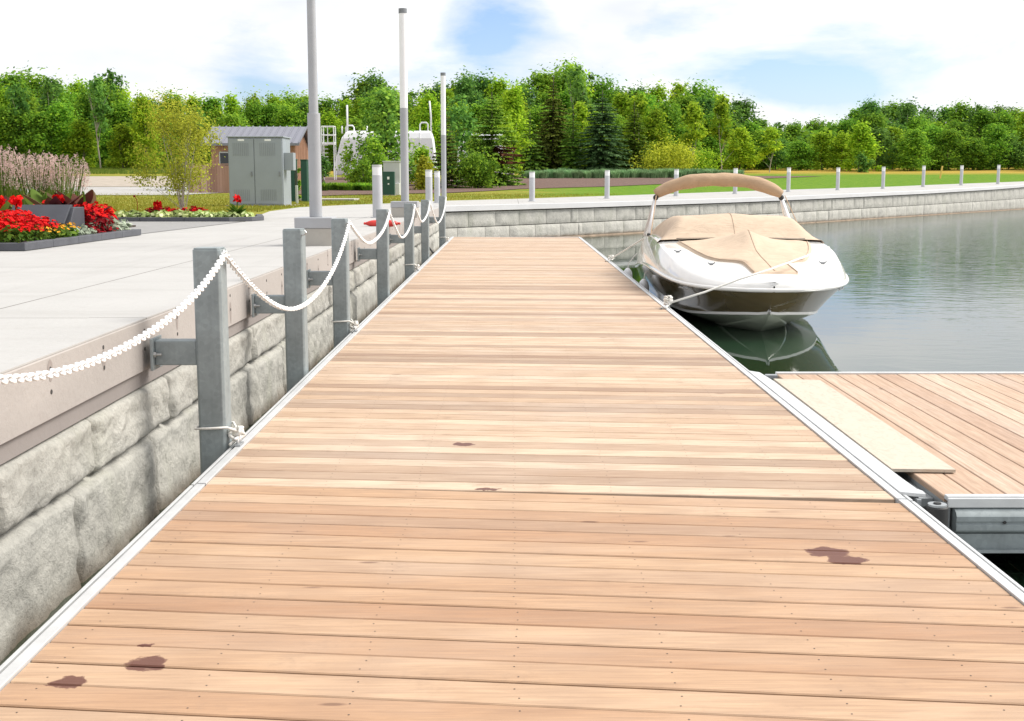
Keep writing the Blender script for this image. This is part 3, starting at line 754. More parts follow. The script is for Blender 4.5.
# chains
def chain(ya,yb_,sag,label,name='barrier_chain'):
    m=MB(); P0=Vector((PX1+.026,ya-.09,1.10)); P1=Vector((PX1+.026,yb_-.09,1.10))
    n=200; pts=[]
    for i in range(n+1):
        t=i/n; z=1.10-sag*(1-(2*t-1)**2)
        pts.append(Vector((P0.x+.01*math.sin(9*t),P0.y+(P1.y-P0.y)*t,z)))
    # arc-length placement of links
    L=[0]
    for a,b in zip(pts,pts[1:]): L.append(L[-1]+(b-a).length)
    pitch=.033; k=0; s=0; j=0
    while s<L[-1]:
        while L[j+1]<s and j<n-1: j+=1
        f=(s-L[j])/(L[j+1]-L[j]+1e-9); c=pts[j].lerp(pts[j+1],f); t=(pts[j+1]-pts[j]).normalized()
        side=Vector((1,0,0)); up=t.cross(side).normalized(); ang=(PI/4 if k%2 else -PI/4)+.15*math.sin(k*1.7)
        u=side*math.cos(ang)+up*math.sin(ang); v=t
        nn=10 if ya<14 else 6; rr=.0062; vs=[];fs=[]; w=t.cross(u)
        q=4
        for a_ in range(nn):
            th=2*PI*a_/nn; ce=c+v*(.0235*math.cos(th))+u*(.0150*math.sin(th)); ra=(v*math.cos(th)+u*math.sin(th)).normalized()
            for b_ in range(q):
                ph=2*PI*b_/q; vs.append(ce+ra*rr*math.cos(ph)+w*rr*math.sin(ph))
        for a_ in range(nn):
            for b_ in range(q): fs.append((a_*q+b_,((a_+1)%nn)*q+b_,((a_+1)%nn)*q+(b_+1)%q,a_*q+(b_+1)%q))
        m.add(vs,fs); s+=pitch; k+=1
    return tag(m.build(name,M['chain'],None,smooth=True),label,'chain','white plastic chains hung between the mooring posts')
PP=post_pos
chain(2.9,PP[0],.285,'nearest white plastic chain, running from the largest post out of the picture at left')
chain(PP[0],PP[2],.55,'white plastic chain sagging low across the second mooring post')
chain(PP[2],PP[3],.30,'white plastic chain between the third and fourth mooring posts')
chain(PP[3],PP[4],.43,'white plastic chain hanging in front of the right end of the red fender')
chain(PP[4],PP[5],.33,'white plastic chain hanging below the middle light pole, between fifth and sixth posts')
chain(PP[5],PP[6],.52,'farthest white plastic chain, ending at the last mooring post')
# the post the first chain comes from, beyond the frame edge
o=copy_tree(proto); o.location=(PX1-.0775,2.98-.0,0); tag(o,'galvanised steel mooring post beside the dock, outside the left edge','mooring post','steel mooring posts between dock and wall')

# ------------------------------------------------------------------ ropes and cleats
def knot(m,c,s,seed,n=46):
    r=random.Random(seed); path=[]
    for i in range(n):
        t=i/n*6*PI
        path.append((c[0]+s*(math.sin(t*1.0)*.85+.25*math.sin(2.7*t)),c[1]+s*(math.cos(t*1.31)*.9),c[2]+s*(.75+.8*math.sin(t*.77+1))))
    m.tube(path,.0095,7)
def cleat(x,y,label,z=.012):
    root=empty('dock_cleat',(x,y,z),0,label,'cleat','aluminium cleats on the dock rails')
    m=MB(); m.box(-.02,.02,-.05,.05,0,.008); m.build('base_plate',M['alu_dark'],root,bevel=.002)
    m=MB(); m.cyl(0,-.025,.008,.04,.009,8); m.cyl(0,.025,.008,.04,.009,8); m.tube([(0,-.10,.052),(0,-.06,.045),(0,0,.043),(0,.06,.045),(0,.10,.052)],.0095,8,rs=[.006,.0095,.011,.0095,.006]); m.build('horn',M['alu'],root,smooth=True)
LX=XL-.045
for (i,lab,cl) in ((0,'white rope tied round the foot of the nearest mooring post, knotted on the dock edge','small cleat on the left dock rail beside the nearest mooring post'),
                (2,'white rope tied round the foot of the third mooring post, knotted on the dock edge','small cleat on the left dock rail beside the third mooring post'),
                (4,'white rope tied round the foot of the fifth mooring post','small cleat on the left dock rail beside the fifth mooring post'),
                (6,'white rope tied low round the farthest mooring post','small cleat on the left dock rail beside the farthest mooring post')):
    Y=PP[i]; m=MB(); z=.115; a,b,c_,d_=PX1-.165,PX1+.01,Y-.095,Y+.095
    m.tube([(a,d_,z),(a-.003,c_,z-.004),((a+b)/2,c_-.004,z),(b,c_,z+.004),(LX-.01,Y-.05,z-.02)],.007,7)
    m.tube([(a,d_,z),((a+b)/2,d_,z),(b,d_-.02,z),(LX,Y-.02,z-.03)],.007,7)
    knot(m,(LX-.005,Y-.03,.045),.038,i+3)
    m.tube([(LX,Y-.03,.05),(LX-.02,Y-.06,.03),(LX-.03,Y-.1,.02)],.008,7)
    tag(m.build('mooring_rope',M['rope'],None,smooth=True),lab,'rope','white ropes tying the dock to its posts')
    cleat(LX+.01,Y-.05,cl)
m=MB(); a=Vector((XW+.03,28.6,.55)); pts=[a,a+Vector((.03,-.15,-.2)),Vector((-1.85,28.0,.05)),Vector((-1.7,27.4,-.06)),Vector((-1.62,27.0,-.08))]
m.tube(pts,.022,8); tag(m.build('power_cable',M['rubber'],None,smooth=True),'black cable drooping from the stone wall to the far part of the dock','cable')
m=MB(); m.box(XW+.001,XW+.12,31.5,32.1,.44,.60); tag(m.build('wall_box',M['cap'],None,bevel=.01),'small dark box fixed to the wall edge behind the last mooring posts','junction box')

# ------------------------------------------------------------------ boat
def lerp_tab(tab,s):
    for a,b in zip(tab,tab[1:]):
        if s<=b[0]:
            t=(s-a[0])/(b[0]-a[0]); t=max(0,t)
            return [x+(y-x)*t for x,y in zip(a[1:],b[1:])]
    return list(tab[-1][1:])
# s: distance aft of the stem head.  rail half-beam, rail z, chine half-beam, chine z, keel z, deck half-beam, deck z   (z above dock datum)
BT=[(0.0, .02,.272,.0,.272,.272,.01,.325),
    (.04, .27,.272,.0,.23,.23,.24,.327),
    (.12, .46,.274,.0,.14,.14,.42,.335),
    (.22, .61,.276,.0,.05,.05,.56,.348),
    (.30, .70,.278,.02,-.035,-.045,.645,.36),
    (.45, .82,.282,.24,-.055,-.13,.76,.385),
    (.70, .95,.290,.47,-.08,-.24,.88,.425),
    (1.0, 1.05,.305,.65,-.105,-.34,.97,.475),
    (1.5, 1.14,.33,.81,-.14,-.45,1.05,.55),
    (2.1, 1.195,.35,.90,-.155,-.53,1.10,.625),
    (3.0, 1.22,.345,1.0,-.17,-.58,1.12,.69),
    (4.2, 1.22,.30,1.04,-.18,-.60,1.12,.70),
    (5.4, 1.20,.21,1.05,-.19,-.60,1.10,.66),
    (6.5, 1.16,.10,1.03,-.20,-.60,1.06,.55)]
import bisect
def catmull(tab,s):
    ks=[r[0] for r in tab]; i=min(max(bisect.bisect_right(ks,s)-1,0),len(tab)-2)
    p1,p2=tab[i],tab[i+1]; p0=tab[max(0,i-1)]; p3=tab[min(len(tab)-1,i+2)]
    h=p2[0]-p1[0]; t=(s-p1[0])/h; out=[]
    for k in range(1,len(p1)):
        m1=(p2[k]-p0[k])/max(1e-6,p2[0]-p0[0])*h; m2=(p3[k]-p1[k])/max(1e-6,p3[0]-p1[0])*h
        # limit overshoot
        d=p2[k]-p1[k]
        m1=0 if m1*d<0 else (max(-3*abs(d),min(3*abs(d),m1))); m2=0 if m2*d<0 else (max(-3*abs(d),min(3*abs(d),m2)))
        out.append((2*t**3-3*t*t+1)*p1[k]+(t**3-2*t*t+t)*m1+(-2*t**3+3*t*t)*p2[k]+(t**3-t*t)*m2)
    return out
boat=empty('motorboat',(3.0*1.067,14.05*1.067,EYE*(1-1.067)),R(-2.2),'brown and white sport motorboat moored beside the dock under tan canvas covers','motorboat')
boat.scale=(1.067,)*3
ss=[0,.02,.04,.08,.12,.17,.22,.26,.30,.37,.45,.57,.7,.85,1.0,1.25,1.5,1.8,2.1,2.5,3.0,3.6,4.2,4.8,5.4,6.0,6.5]
def section(s):
    rb,rz,cb,cz,kz,db,dz=catmull(BT,s)
    brown_top=rz-.025
    pts=[]
    # keel -> chine -> boot stripe -> brown side (slightly concave flare) -> rail -> topside -> deck edge
    pts.append((0,kz)); pts.append((cb*.5,kz+(cz-kz)*.46)); pts.append((cb*.52,kz+(cz-kz)*.56)); pts.append((cb,cz))
    f=.03 if s>.25 else .0
    cb2=cb+.004; pts.append((cb2,cz+min(f,(rz-cz)*.25)))
    z0=cz+min(f,(rz-cz)*.25)
    for t in (.2,.42,.64,.84,1.0):
        q=t**(.95 if s<2 else .75); pts.append((cb2+(rb-.012-cb2)*q, z0+(brown_top-z0)*t))
    pts.append((rb-.01,rz+.03))
    for t in (.3,.6,.85): 
        pts.append((rb-.01+(db-rb+.01)*(t**1.5), rz+.03+(dz-.015-rz-.03)*t))
    pts.append((db-.012,dz)); pts.append((db-.06,dz+.012))
    return pts
secs=[section(s) for s in ss]; npt=len(secs[0])
m=MB(); matseg=[1,1,1,2]+[3]*5+[0]*6
for side in (-1,1):
    base=len(m.v)
    for s,sec in zip(ss,secs):
        stem=0
        for k,(x,z) in enumerate(sec): m.v.append((side*x,s,z))
    for i in range(len(ss)-1):
        for k in range(npt-1):
            a=base+i*npt+k; q=(a,a+1,a+1+npt,a+npt)
            m.f.append(q if side<0 else tuple(reversed(q)))
            mt=matseg[k]
            if mt==3 and ss[i]>5.0: mt=0
            if ss[i]<.25 and k<4: mt=3
            m.m.append(mt)
# transom
sec=secs[-1]; n0=len(m.v)
m.v+= [(-x,6.5,z) for x,z in sec]+[(x,6.5,z) for x,z in sec]
m.f.append(tuple([n0+i for i in range(npt)]+[n0+npt+i for i in reversed(range(npt))])); m.m.append(0)
hull=m.build('hull',[M['gelwhite'],M['bottom'],M['gelwhite'],M['gelbrown']],boat,smooth=38)
# deck skin
m=MB()
def deckz(s,u):   # u -1..1
    rb,rz,cb,cz,kz,db,dz=catmull(BT,s); return dz+.012+.03*(1-abs(u)**2.2)
m.grid(lambda u,v:((2*u-1)*(catmull(BT,.0+6.5*v**1.4)[5]-.058),6.5*v**1.4,deckz(6.5*v**1.4,2*u-1)-.0),24,40)
m.build('deck',M['gelwhite'],boat,smooth=True)
# rub rail
m=MB(); pth=[]
for i in range(-59,60):
    sg=-1 if i<0 else 1; s=6.5*(abs(i)/59)**1.8; rb,rz=catmull(BT,s)[:2]
    if i==0: rb=0
    pth.append((sg*(rb+.004*(i!=0)),s-(.012 if s<.2 else 0),rz+.002))
m.tube(pth,.021,8)
m.build('rub_rail',M['gelwhite'],boat,smooth=True)
# bow cover
WC=[(.42,.27),(.5,.275),(.85,.27),(1.0,.32),(1.12,.55),(1.5,.72),(2.0,.84),(2.5,.92),(2.75,.95)]
m=MB()
def cov_pt(u,v):
    s=.42+(2.52-.42)*v; w=catmull(WC,s)[0]; x=(2*u-1)*w*.98+.10*max(0,1-(s-.42)/.9)
    rb=catmull(BT,s)[5]; z=deckz(s,x/rb)+.018
    e=min(1,(1-abs(2*u-1))/.22); e=e*e*(3-2*e)
    peak=math.exp(-(abs(s-2.0)/.55)**1.4)*max(0,1-abs(x+.02)/.62)**1.35*.19
    drape_=.012*e*min(1,(s-.42)/.5)
    wr=.006*noise.noise(Vector((x*4,s*3,1)))*e + .004*math.sin(8*math.atan2(x,s-2.0))*e*min(1,abs(s-2.1)+abs(x))
    z2=z+peak*(.35+.65*e)+drape_+wr
    if u in (0,1) or v in (0,1): z2=z-.03
    return (x,s,z2)
m.grid(cov_pt,44,44); bc=m.build('bow_cover',M['canvas'],boat,smooth=True)
up=lambda p,d:(p[0],p[1],p[2]+d)
m=MB(); m.tube([up(cov_pt(.5,.04+.9*i/30),.004) for i in range(31)],.005,5); m.build('seam',M['canvas'],bc)
for e_ in (.03,.97):
    m=MB(); m.tube([up(cov_pt(e_,.02+.96*i/40),.006) for i in range(41)],.006,5); m.build('hem',M['canvas'],bc)
# windshield frame + cockpit cover
m=MB()
def cock(u,v):
    # v 0 front bottom .. 1 stern ; profile height over deck
    s=2.72+3.5*v; hw=.99-.0*v
    a=(2*u-1)
    t=min(1,v/.17); rise=(math.sin(t*PI/2))**1.1
    H=.285*rise*(1-.35*max(0,(v-.3)/.7)**1.2)
    # cross profile: flat-topped with sloping ends
    ab=abs(a); prof=1-max(0,(ab-.72)/.28)**1.8
    x=a*(1.13-.13*rise*(.35+.65*(ab>.0)))
    z=deckz(s,.8)+.0 + H*prof
    peak=math.exp(-(a*2.6+.15)**2)*math.exp(-((v-.2)/.13)**2)*.045
    fold=.004*noise.noise(Vector((x*3.1,s*2.2,4)))+.004*max(0,math.sin(a*7+s*1.3))*rise*prof*.5
    if v==0: z=deckz(2.72,a)+.022
    if u in(0,1): z=deckz(s,.95)-.02
    return (x,s+.10*(1-t)*(1-ab*ab)*-1,z+peak+fold*(1 if v>0 else 0))
m.grid(cock,48,40); cc=m.build('cockpit_cover',M['canvas'],boat,smooth=True)
for e_ in (.47,):
    m=MB(); m.tube([up(cock(e_,.01+.6*i/40),.003) for i in range(41)],.005,5); m.build('seam',M['canvas'],cc)
m=MB(); m.tube([(-.86,2.70,.728),(-.5,2.66,.737),(0,2.62,.745),(.5,2.66,.737),(.86,2.70,.728)],.010,8); m.build('cover_edge_rail',M['rubber'],boat,smooth=True)
# bimini in its boot
m=MB(); pth=[];rs=[]
BS=5.0
for i in range(41):
    t=-1+2*i/40; x=.95*t; z=1.55-.22*abs(t)**2.6-.03; pth.append((x-.02,BS+.03*math.sin(5*t),z)); rs.append(.10*(1-.35*abs(t)**8)*(1+.05*math.sin(11*t)+.03*math.sin(23*t)))
m.tube(pth,.1,16,rs=rs); m.build('bimini_canopy',M['canvas_d'],boat,smooth=True)
for sx in (-1,1):
    m=MB()
    top=(sx*.95-.02,BS,1.26); b1=(sx*1.09,BS-.35,.70); b2=(sx*1.11,BS+.25,.66)
    m.tube([b1,top,b2],.027,8); m.tube([(sx*1.02,BS-.18,.98),(sx*1.03,BS+.12,.96)],.012,6)
    m.build('bimini_frame',M['lens'],boat,smooth=True)
    m=MB(); m.ball((sx*.95-.02,BS-.02,1.25),.042,8,6,(1,1,1.1)); m.build('frame_joint',M['rubber'],boat)
    m=MB(); m.ball((sx*1.09,BS-.35,.70),.03,8,6); m.build('frame_foot',M['rubber'],boat)
    m=MB(); m.tube([(sx*.97,BS-.1,1.28),(sx*1.1,BS-.9,.72)],.007,6); m.build('bimini_strap',M['canvas_d'],boat)
# fittings: stem eye, cleats, badges
m=MB(); m.tube([(0,.28,.02),(0,.225,.02),(0,.215,-.01),(0,.27,-.03)],.012,8); m.build('bow_eye',M['steel_bolt'],boat,smooth=True)
for (x,s) in ((-.60,.95),(-.93,1.75),(.76,1.05)):
    m=MB(); z=deckz(s,x/catmull(BT,s)[5])+.010
    m.tube([(x-.045,s,z+.014),(x-.02,s,z),(x+.02,s,z),(x+.045,s,z+.014)],.008,7); m.box(x-.02,x+.02,s-.01,s+.01,z-.02,z)
    m.build('deck_cleat',M['cap'],boat)
for sx in (-1,1):
    m=MB()
    for t0 in (0,.17):
        pth=[]
        for i in range(9):
            s=.62+t0+.16*i/8; rb,rz,cb,cz=catmull(BT,s)[:4]; t=.84; q=t**.95; cb2=cb+.004
            pth.append((sx*(cb2+(rb-.012-cb2)*q+.03),s-.025,cz+.03+(rz-.025-cz-.03)*t+.012*math.sin(i/8*PI)))
        m.tube(pth,.009,6,rs=[.002+.009*math.sin(PI*i/8) for i in range(9)])
    m.build('chrome_badge',M['steel_bolt'],boat,smooth=True)
# fenders
def fender(x,y,z,label,rx=0):
    root=empty('boat_fender',(x,y,z),0,label,'fender','boat fenders')
    m=MB(); pth=[];rs=[]
    for i in range(17):
        t=i/16; pth.append((0,0,-.26+.52*t)); rs.append(.085*max(.12,(1-abs(2*t-1)**5))**.6)
    m.tube(pth,.1,16,rs=rs); b=m.build('bladder',M['lens'],root,smooth=True)
    m=MB(); m.tube([(0,0,.25),(.02,0,.35),(.16,.0,.52)],.008,6); m.build('hanging_line',M['rope'],root)
    return root
fender(2.04,18.9,-.24,'white cylinder fender hanging between the boat and the dock')
fender(2.05,21.6,-.26,'white fender near the boat stern beside the far dock edge')
# mooring lines of the boat
def rope_line(a,b,sag,label,ks=0,name='mooring_line'):
    m=MB(); a=Vector(a);b=Vector(b); m.tube([a.lerp(b,i/16)+Vector((0,0,-sag*4*(i/16)*(1-i/16))) for i in range(17)],.013,8)
    for q in range(ks): knot(m,(a.x-.0,a.y+.02*q,a.z-.02+.03*q),.05,q+9)
    if ks: m.tube([(a.x,a.y,a.z),(a.x-.05,a.y-.14,.02),(a.x-.12,a.y-.2,.012),(a.x-.1,a.y-.05,.012)],.011,7)
    return tag(m.build(name,M['rope'],None,smooth=True),label,'rope','white mooring lines of the boat')
A=W(672,303,.06)
def boatpt(x,s,z):
    g=R(-2.2); k=1.067; return Vector((3.0*k+k*(x*math.cos(g)-s*math.sin(g)),14.05*k+k*(x*math.sin(g)+s*math.cos(g)),EYE*(1-k)+k*z))
m=MB(); knot(m,(1.885,A.y,.04),.045,9); knot(m,(1.885,A.y+.02,.07),.045,10); m.tube([(1.9,A.y,.06),(1.85,A.y-.14,.02),(1.78,A.y-.2,.012),(1.8,A.y-.05,.012)],.011,7)
m.tube([(1.9,A.y,.06)]+[tuple(WY(px,py,Y)) for px,py,Y in ((705,292,15.0),(740,279,14.93),(768,270,15.15),(800,258.5,15.7),(829,247.5,16.6))],.013,8)
tag(m.build('mooring_line',M['rope'],None,smooth=True),'white mooring line from the dock cleat across the bow of the boat','rope','white mooring lines of the boat')
A2=W(612,258,.06)
rope_line((1.91,A2.y,.05),boatpt(-1.10,5.6,.60),.0,'white mooring line from the far dock edge to the stern of the boat',1)
cleat(1.885,A.y,'cleat on the right dock rail under the knotted bow line of the boat'); cleat(1.885,A2.y,'cleat on the right dock rail holding the stern line of the boat')

# ------------------------------------------------------------------ light poles and bollards
def base_block(root,x,y,w):
    m=MB(); m.box(x-w/2,x+w/2,y-w/2,y+w/2,.726,.94); m.build('concrete_base',M['block_conc'],root,bevel=.008)
    m=MB(); m.box(x-w/2-.01,x+w/2+.01,y-w/2-.01,y+w/2+.01,.941,1.07); m.build('base_cover',M['pole_grey'],root,bevel=.01)
lp=empty('light_pole',(0,0,0),0,'tall plain grey light pole with a thicker sleeve, standing on the nearest concrete base','light pole')
x,y=-2.34,15.05
base_block(lp,x,y,.43)
m=MB(); m.cyl(x,y,1.071,2.30,.076,28); m.build('sleeve',M['pole_grey'],lp,smooth=40,bevel=.004)
m=MB(); m.cyl(x,y,2.3005,6.6,.056,24,.042); m.build('mast',M['pole_grey'],lp,smooth=40)
m=MB(); m.cyl(x,y,6.6,7.4,.05,24); m.build('lamp_lens',M['lens'],lp,smooth=40)
for (px,zc,lab) in ((405,26.6,'grey light pole with a long white lit upper half, nearer of the two white-topped poles'),(444,42,'slimmer white-topped light pole at the wall corner behind the last mooring posts')):
    r_=empty('light_pole',(0,0,0),0,lab,'light pole','light poles with white upper halves'); Y=zc2Y(zc,1); x=W(px,230,.725).x*0+WY(px,200,Y).x
    if zc<30: base_block(r_,x,Y,.55)
    z0=1.071 if zc<30 else hy(Y)+.01
    m=MB(); m.cyl(x,Y,z0,3.03,.085,24); m.build('mast',M['pole_grey'],r_,smooth=40)
    m=MB(); m.cyl(x,Y,3.031,4.98,.083,24); m.build('lamp_lens',M['lens'],r_,smooth=40)
    m=MB(); m.cyl(x,Y,4.981,5.08,.088,24); m.build('cap',M['cap'],r_,smooth=40)
def bollard_proto():
    root=empty('bollard')
    m=MB(); m.cyl(0,0,0,.90,.105,24); m.build('shaft',M['bollard_grey'],root,smooth=40)
    m=MB(); m.cyl(0,0,.9005,1.07,.102,24); m.build('lens',M['lens'],root,smooth=40)
    m=MB(); m.cyl(0,0,1.0705,1.12,.106,24); m.build('cap',M['palegrey'],root,smooth=40)
    m=MB(); m.cyl(0,0,0,.02,.15,24); m.build('base_plate',M['bollard_grey'],root,smooth=40)
    return root
bp=bollard_proto(); first=True
def put_boll(x,y,z,h,lab):
    global first
    o=bp if first else copy_tree(bp); first=False
    o.location=(x,y,z); o.scale=(1,1,h/1.12)
    tag(o,lab,'bollard','white-topped bollards along the promenade')
for (px,zc,lab) in ((377.5,26.2,'big bollard with a white light band, the nearest, behind the red fender'),(429,37.6,'bollard with a white top, left one of the close pair at the wall corner'),(437.3,43.5,'bollard with a white top, right one of the close pair at the wall corner')):
    Y=zc2Y(zc,1); p=WY(px,200,Y); put_boll(p.x,Y,hy(Y)+.006,1.107,lab)
bl=['just right of the wall corner, first on the far wall','in front of the blue-green grasses under the spruces','just left of the boat canopy end','seen behind the middle of the boat canopy','at the right end of the boat canopy','second to the right of the boat canopy','third to the right of the boat canopy','fourth to the right of the boat canopy','third from the right edge','next to last at the right edge','last at the right edge']
for (px,yb2,yt),lab in zip(((532,201.5,171.8),(607,198.7,170.2),(676,196.2,169.4),(735,194,168.3),(788.2,192,167.6),(837.5,190.3,167.5),(882.8,189,166.8),(923,187,165.7),(961,185.4,165.4),(997.8,184.2,164.9)),
        ['slim white-topped bollard on the far wall, first right of the light poles','slim white-topped bollard in front of the blue spruce grasses','slim white-topped bollard on the far wall behind the left end of the boat canopy','slim white-topped bollard on the far wall seen over the middle of the boat canopy','slim white-topped bollard on the far wall just right of the boat canopy','slim white-topped bollard on the far wall, second right of the boat canopy','slim white-topped bollard on the far wall, third right of the boat canopy','slim white-topped bollard on the far wall just left of the orange stake','slim white-topped bollard on the far wall just right of the orange stake','slim white-topped bollard on the far wall, rightmost of all']):
    p=WG(px,yb2); top=WY(px,yt,p.y); put_boll(p.x,p.y,p.z+.006,top.z-p.z,lab)
# red fender lying on the paving
rf=empty('boat_fender',(0,0,0),0,'red fender lying on the pale paving behind the fourth mooring post','fender')
a=W(366,223.5,.78); b=W(398,223.5,.78)
m=MB(); n=14; m.tube([a.lerp(b,i/n) for i in range(n+1)],.06,14,rs=[.062*max(.2,1-abs(2*i/n-1)**4)**.6 for i in range(n+1)]); m.build('bladder',M['red'],rf,smooth=True)
m=MB(); m.ball(a-Vector((.02,0,0)),.024,8,6); m.ball(b+Vector((.02,0,0)),.024,8,6); m.build('end_eye',M['red'],rf)

# ------------------------------------------------------------------ electrical cabinet
Yc=39.6; x0=WY(229,180,Yc).x; x1=WY(283.5,180,Yc).x
cb=empty('electrical_cabinet',(0,0,0),0,'large grey two-door electrical cabinet standing on the lawn','electrical cabinet')
h=.735
m=MB(); m.box(x0,x1,Yc,Yc+1.35,h,h+2.12); m.build('housing',M['cabinet'],cb,bevel=.015)
m=MB(); m.box(x0-.04,x1+.04,Yc-.05,Yc+1.4,h+2.121,h+2.16); m.build('lid',M['cabinet'],cb,bevel=.01)
m=MB(); m.box(x0-.1,x1+.25,Yc-.15,Yc+1.5,h-.05,h-.001); m.build('plinth',M['block_conc'],cb)
xm=(x0+x1)/2-.04
for (a,b) in ((x0+.03,xm-.012),(xm+.012,x1-.03)):
    m=MB(); m.box(a,b,Yc-.03,Yc-.001,h+.05,h+2.08); dr=m.build('door',M['cabinet'],cb,bevel=.006)
    m=MB(); c=(a+b)/2
    for (z0_,z1_) in ((h+1.55,h+1.95),(h+.15,h+.5)):
        for i in range(9):
            xx=c-.26+i*.058; m.box(xx,xx+.02,Yc-.036,Yc-.0305,z0_,z1_)
    m.build('louvre',M['cabinet_d'],dr)
    m=MB(); m.box(b-.10,b-.06,Yc-.06,Yc-.031,h+.92,h+1.06); m.build('handle',M['cap'],dr,bevel=.005)
    m=MB(); m.box(c-.10,c+.1,Yc-.034,Yc-.031,h+2.01,h+2.07); m.build('warning_label',M['sticker'],dr)
m=MB(); m.box(x1+.001,x1+.30,Yc+.15,Yc+.6,h+1.1,h+1.65); m.build('side_box',M['cabinet'],cb,bevel=.01)
# dark green utility boxes behind
for (pa,pb,yt,yb2,Y,lab) in ((289,294.5,160,196,46,'narrow dark green utility box tight against the grey cabinet'),(301,307,160.5,197,46,'dark green utility box half hidden behind the tall grey light pole')):
    a=WY(pa,180,Y).x; b=WY(pb,180,Y).x; zt=WY(pa,yt,Y).z
    r_=empty('utility_box',(0,0,0),0,lab,'utility box'); m=MB(); m.box(a,b,Y,Y+.7,.74,zt); m.build('housing',M['greenbox'],r_,bevel=.01)
    m=MB(); m.box(a-.02,b+.02,Y-.02,Y+.72,zt+.001,zt+.04); m.build('lid',M['greenbox'],r_,bevel=.008)
p=WG(304,200.5); m=MB(); m.box(p.x-.5,p.x+2.0,p.y-.5,p.y+1.2,p.z,p.z+.07); tag(m.build('concrete_pad',M['block_conc'],None,bevel=.01),'low concrete pad on the lawn right of the grey cabinet','concrete pad')
p=WG(297,203.5); m=MB(); m.box(p.x-.04,p.x+.04,p.y-.04,p.y+.04,p.z-.1,p.z+.62); tag(m.build('marker_post',M['palegrey'],None,bevel=.006),'short grey marker post in the grass between the cabinet and the grey pole','marker post')
# green kiosk and pale cabinet
p=WG(388,195.6)
ki=empty('utility_box',(0,0,0),0,'dark green utility pedestal with small white labels on the lawn','utility box')
a=WY(382.5,185,p.y).x; b=WY(394.3,185,p.y).x; zt=WY(388,171.5,p.y).z
m=MB(); m.box(a,b,p.y,p.y+.4,p.z+.03,zt); m.build('housing',M['greenbox'],ki,bevel=.012)
m=MB(); m.box(a-.05,b+.05,p.y-.05,p.y+.5,p.z-.1,p.z+.029); m.build('plinth',M['block_conc'],ki)
m=MB(); c=(a+b)/2; m.box(c-.05,c+.05,p.y-.006,p.y-.001,zt-.36,zt-.24); m.build('label_plate',M['sticker'],ki); m=MB(); m.box(c-.03,c+.04,p.y-.006,p.y-.001,zt-.60,zt-.54); m.build('label_plate',M['sticker'],ki)
pc=empty('utility_cabinet',(0,0,0),0,'pale grey utility cabinet behind the dark green pedestal','utility cabinet')
Y=p.y+.9; a=WY(383.5,185,Y).x; b=WY(400,185,Y).x; zt=WY(388,161,Y).z
m=MB(); m.box(a,b,Y,Y+.5,hy(Y)-.05,zt-.05); m.build('housing',M['palegrey'],pc,bevel=.012)
m=MB(); m.box(a-.04,b+.04,Y-.04,Y+.54,zt-.049,zt); m.build('lid',M['palegrey'],pc,bevel=.012)
m=MB(); m.box(b-.22,b+.0,Y-.2,Y-.002,hy(Y),hy(Y)+.55); m.build('meter_box',M['sticker'],pc,bevel=.01)

# ------------------------------------------------------------------ shed and wood fence
sh=empty('shed',(0,0,0),0,'timber shed with a grey standing-seam roof behind the grey cabinet','shed')
Ya,Yr=69.6,72.6; xl=WY(213,130,Yr).x; xr=WY(299,145,Ya).x
ze=WY(250,144.5,Ya).z; zr=WY(250,128.5,Yr).z; hb=hy(70)
m=MB(); m.box(xl+.4,xr-.35,Ya+.7,Yr*2-Ya-.7,hb-.2,ze+.05); 
wx=xr-.35
m.add([(wx,Ya+.7,ze+.05),(wx,2*Yr-Ya-.7,ze+.05),(wx,Yr,zr-.15)],[(0,1,2)]); m.add([(xl+.4,Ya+.7,ze+.05),(xl+.4,2*Yr-Ya-.7,ze+.05),(xl+.4,Yr,zr-.15)],[(0,2,1)])
wl=m.build('wall',M['cedar'],sh)
m=MB()
for i in range(40):
    xx=xl+.42+i*.13
    if xx<xr-.4: m.box(xx,xx+.012,Ya+.688,Ya+.6995,hb,ze)
for i in range(34):
    yy=Ya+.75+i*.13
    if yy<2*Yr-Ya-.75: m.box(wx+.0005,wx+.012,yy,yy+.014,hb,ze+(1-abs(yy-Yr)/(Yr-Ya))*(zr-ze)-.2)
m.build('board_joint',M['fencewood'],wl)
m=MB()
for sgn in (1,-1):
    yo=Yr-(Yr-Ya)*sgn
    m.add([(xl,yo,ze-.02),(xr,yo,ze-.02),(xr,Yr,zr),(xl,Yr,zr),(xl,yo,ze+.08),(xr,yo,ze+.08),(xr,Yr,zr+.1),(xl,Yr,zr+.1)],
      [(0,3,2,1),(4,5,6,7),(0,1,5,4),(1,2,6,5),(2,3,7,6),(3,0,4,7)])
rfo=m.build('roof',M['roof'],sh)
m=MB(); nn=15
for i in range(nn):
    xx=xl+(xr-xl)*i/(nn-1)
    for sgn in (1,-1):
        yo=Yr-(Yr-Ya)*sgn
        m.add([(xx-.02,yo,ze+.081),(xx+.02,yo,ze+.081),(xx+.02,Yr,zr+.101),(xx-.02,Yr,zr+.101),(xx-.02,yo,ze+.14),(xx+.02,yo,ze+.14),(xx+.02,Yr,zr+.16),(xx-.02,Yr,zr+.16)],
          [(0,3,2,1),(4,5,6,7),(0,1,5,4),(1,2,6,5),(2,3,7,6),(3,0,4,7)])
m.build('seam',M['roof'],rfo)
m=MB(); m.box(xl-.02,xr+.03,Ya-.05,Ya-.005,ze-.06,ze+.06); m.build('gutter',M['cap'],sh)
m=MB(); m.box(xl+.9,xl+2.6,Ya+.66,Ya+.68,hb+1.35,hb+2.1); wn=m.build('window',M['glassdark'],sh)
m=MB()
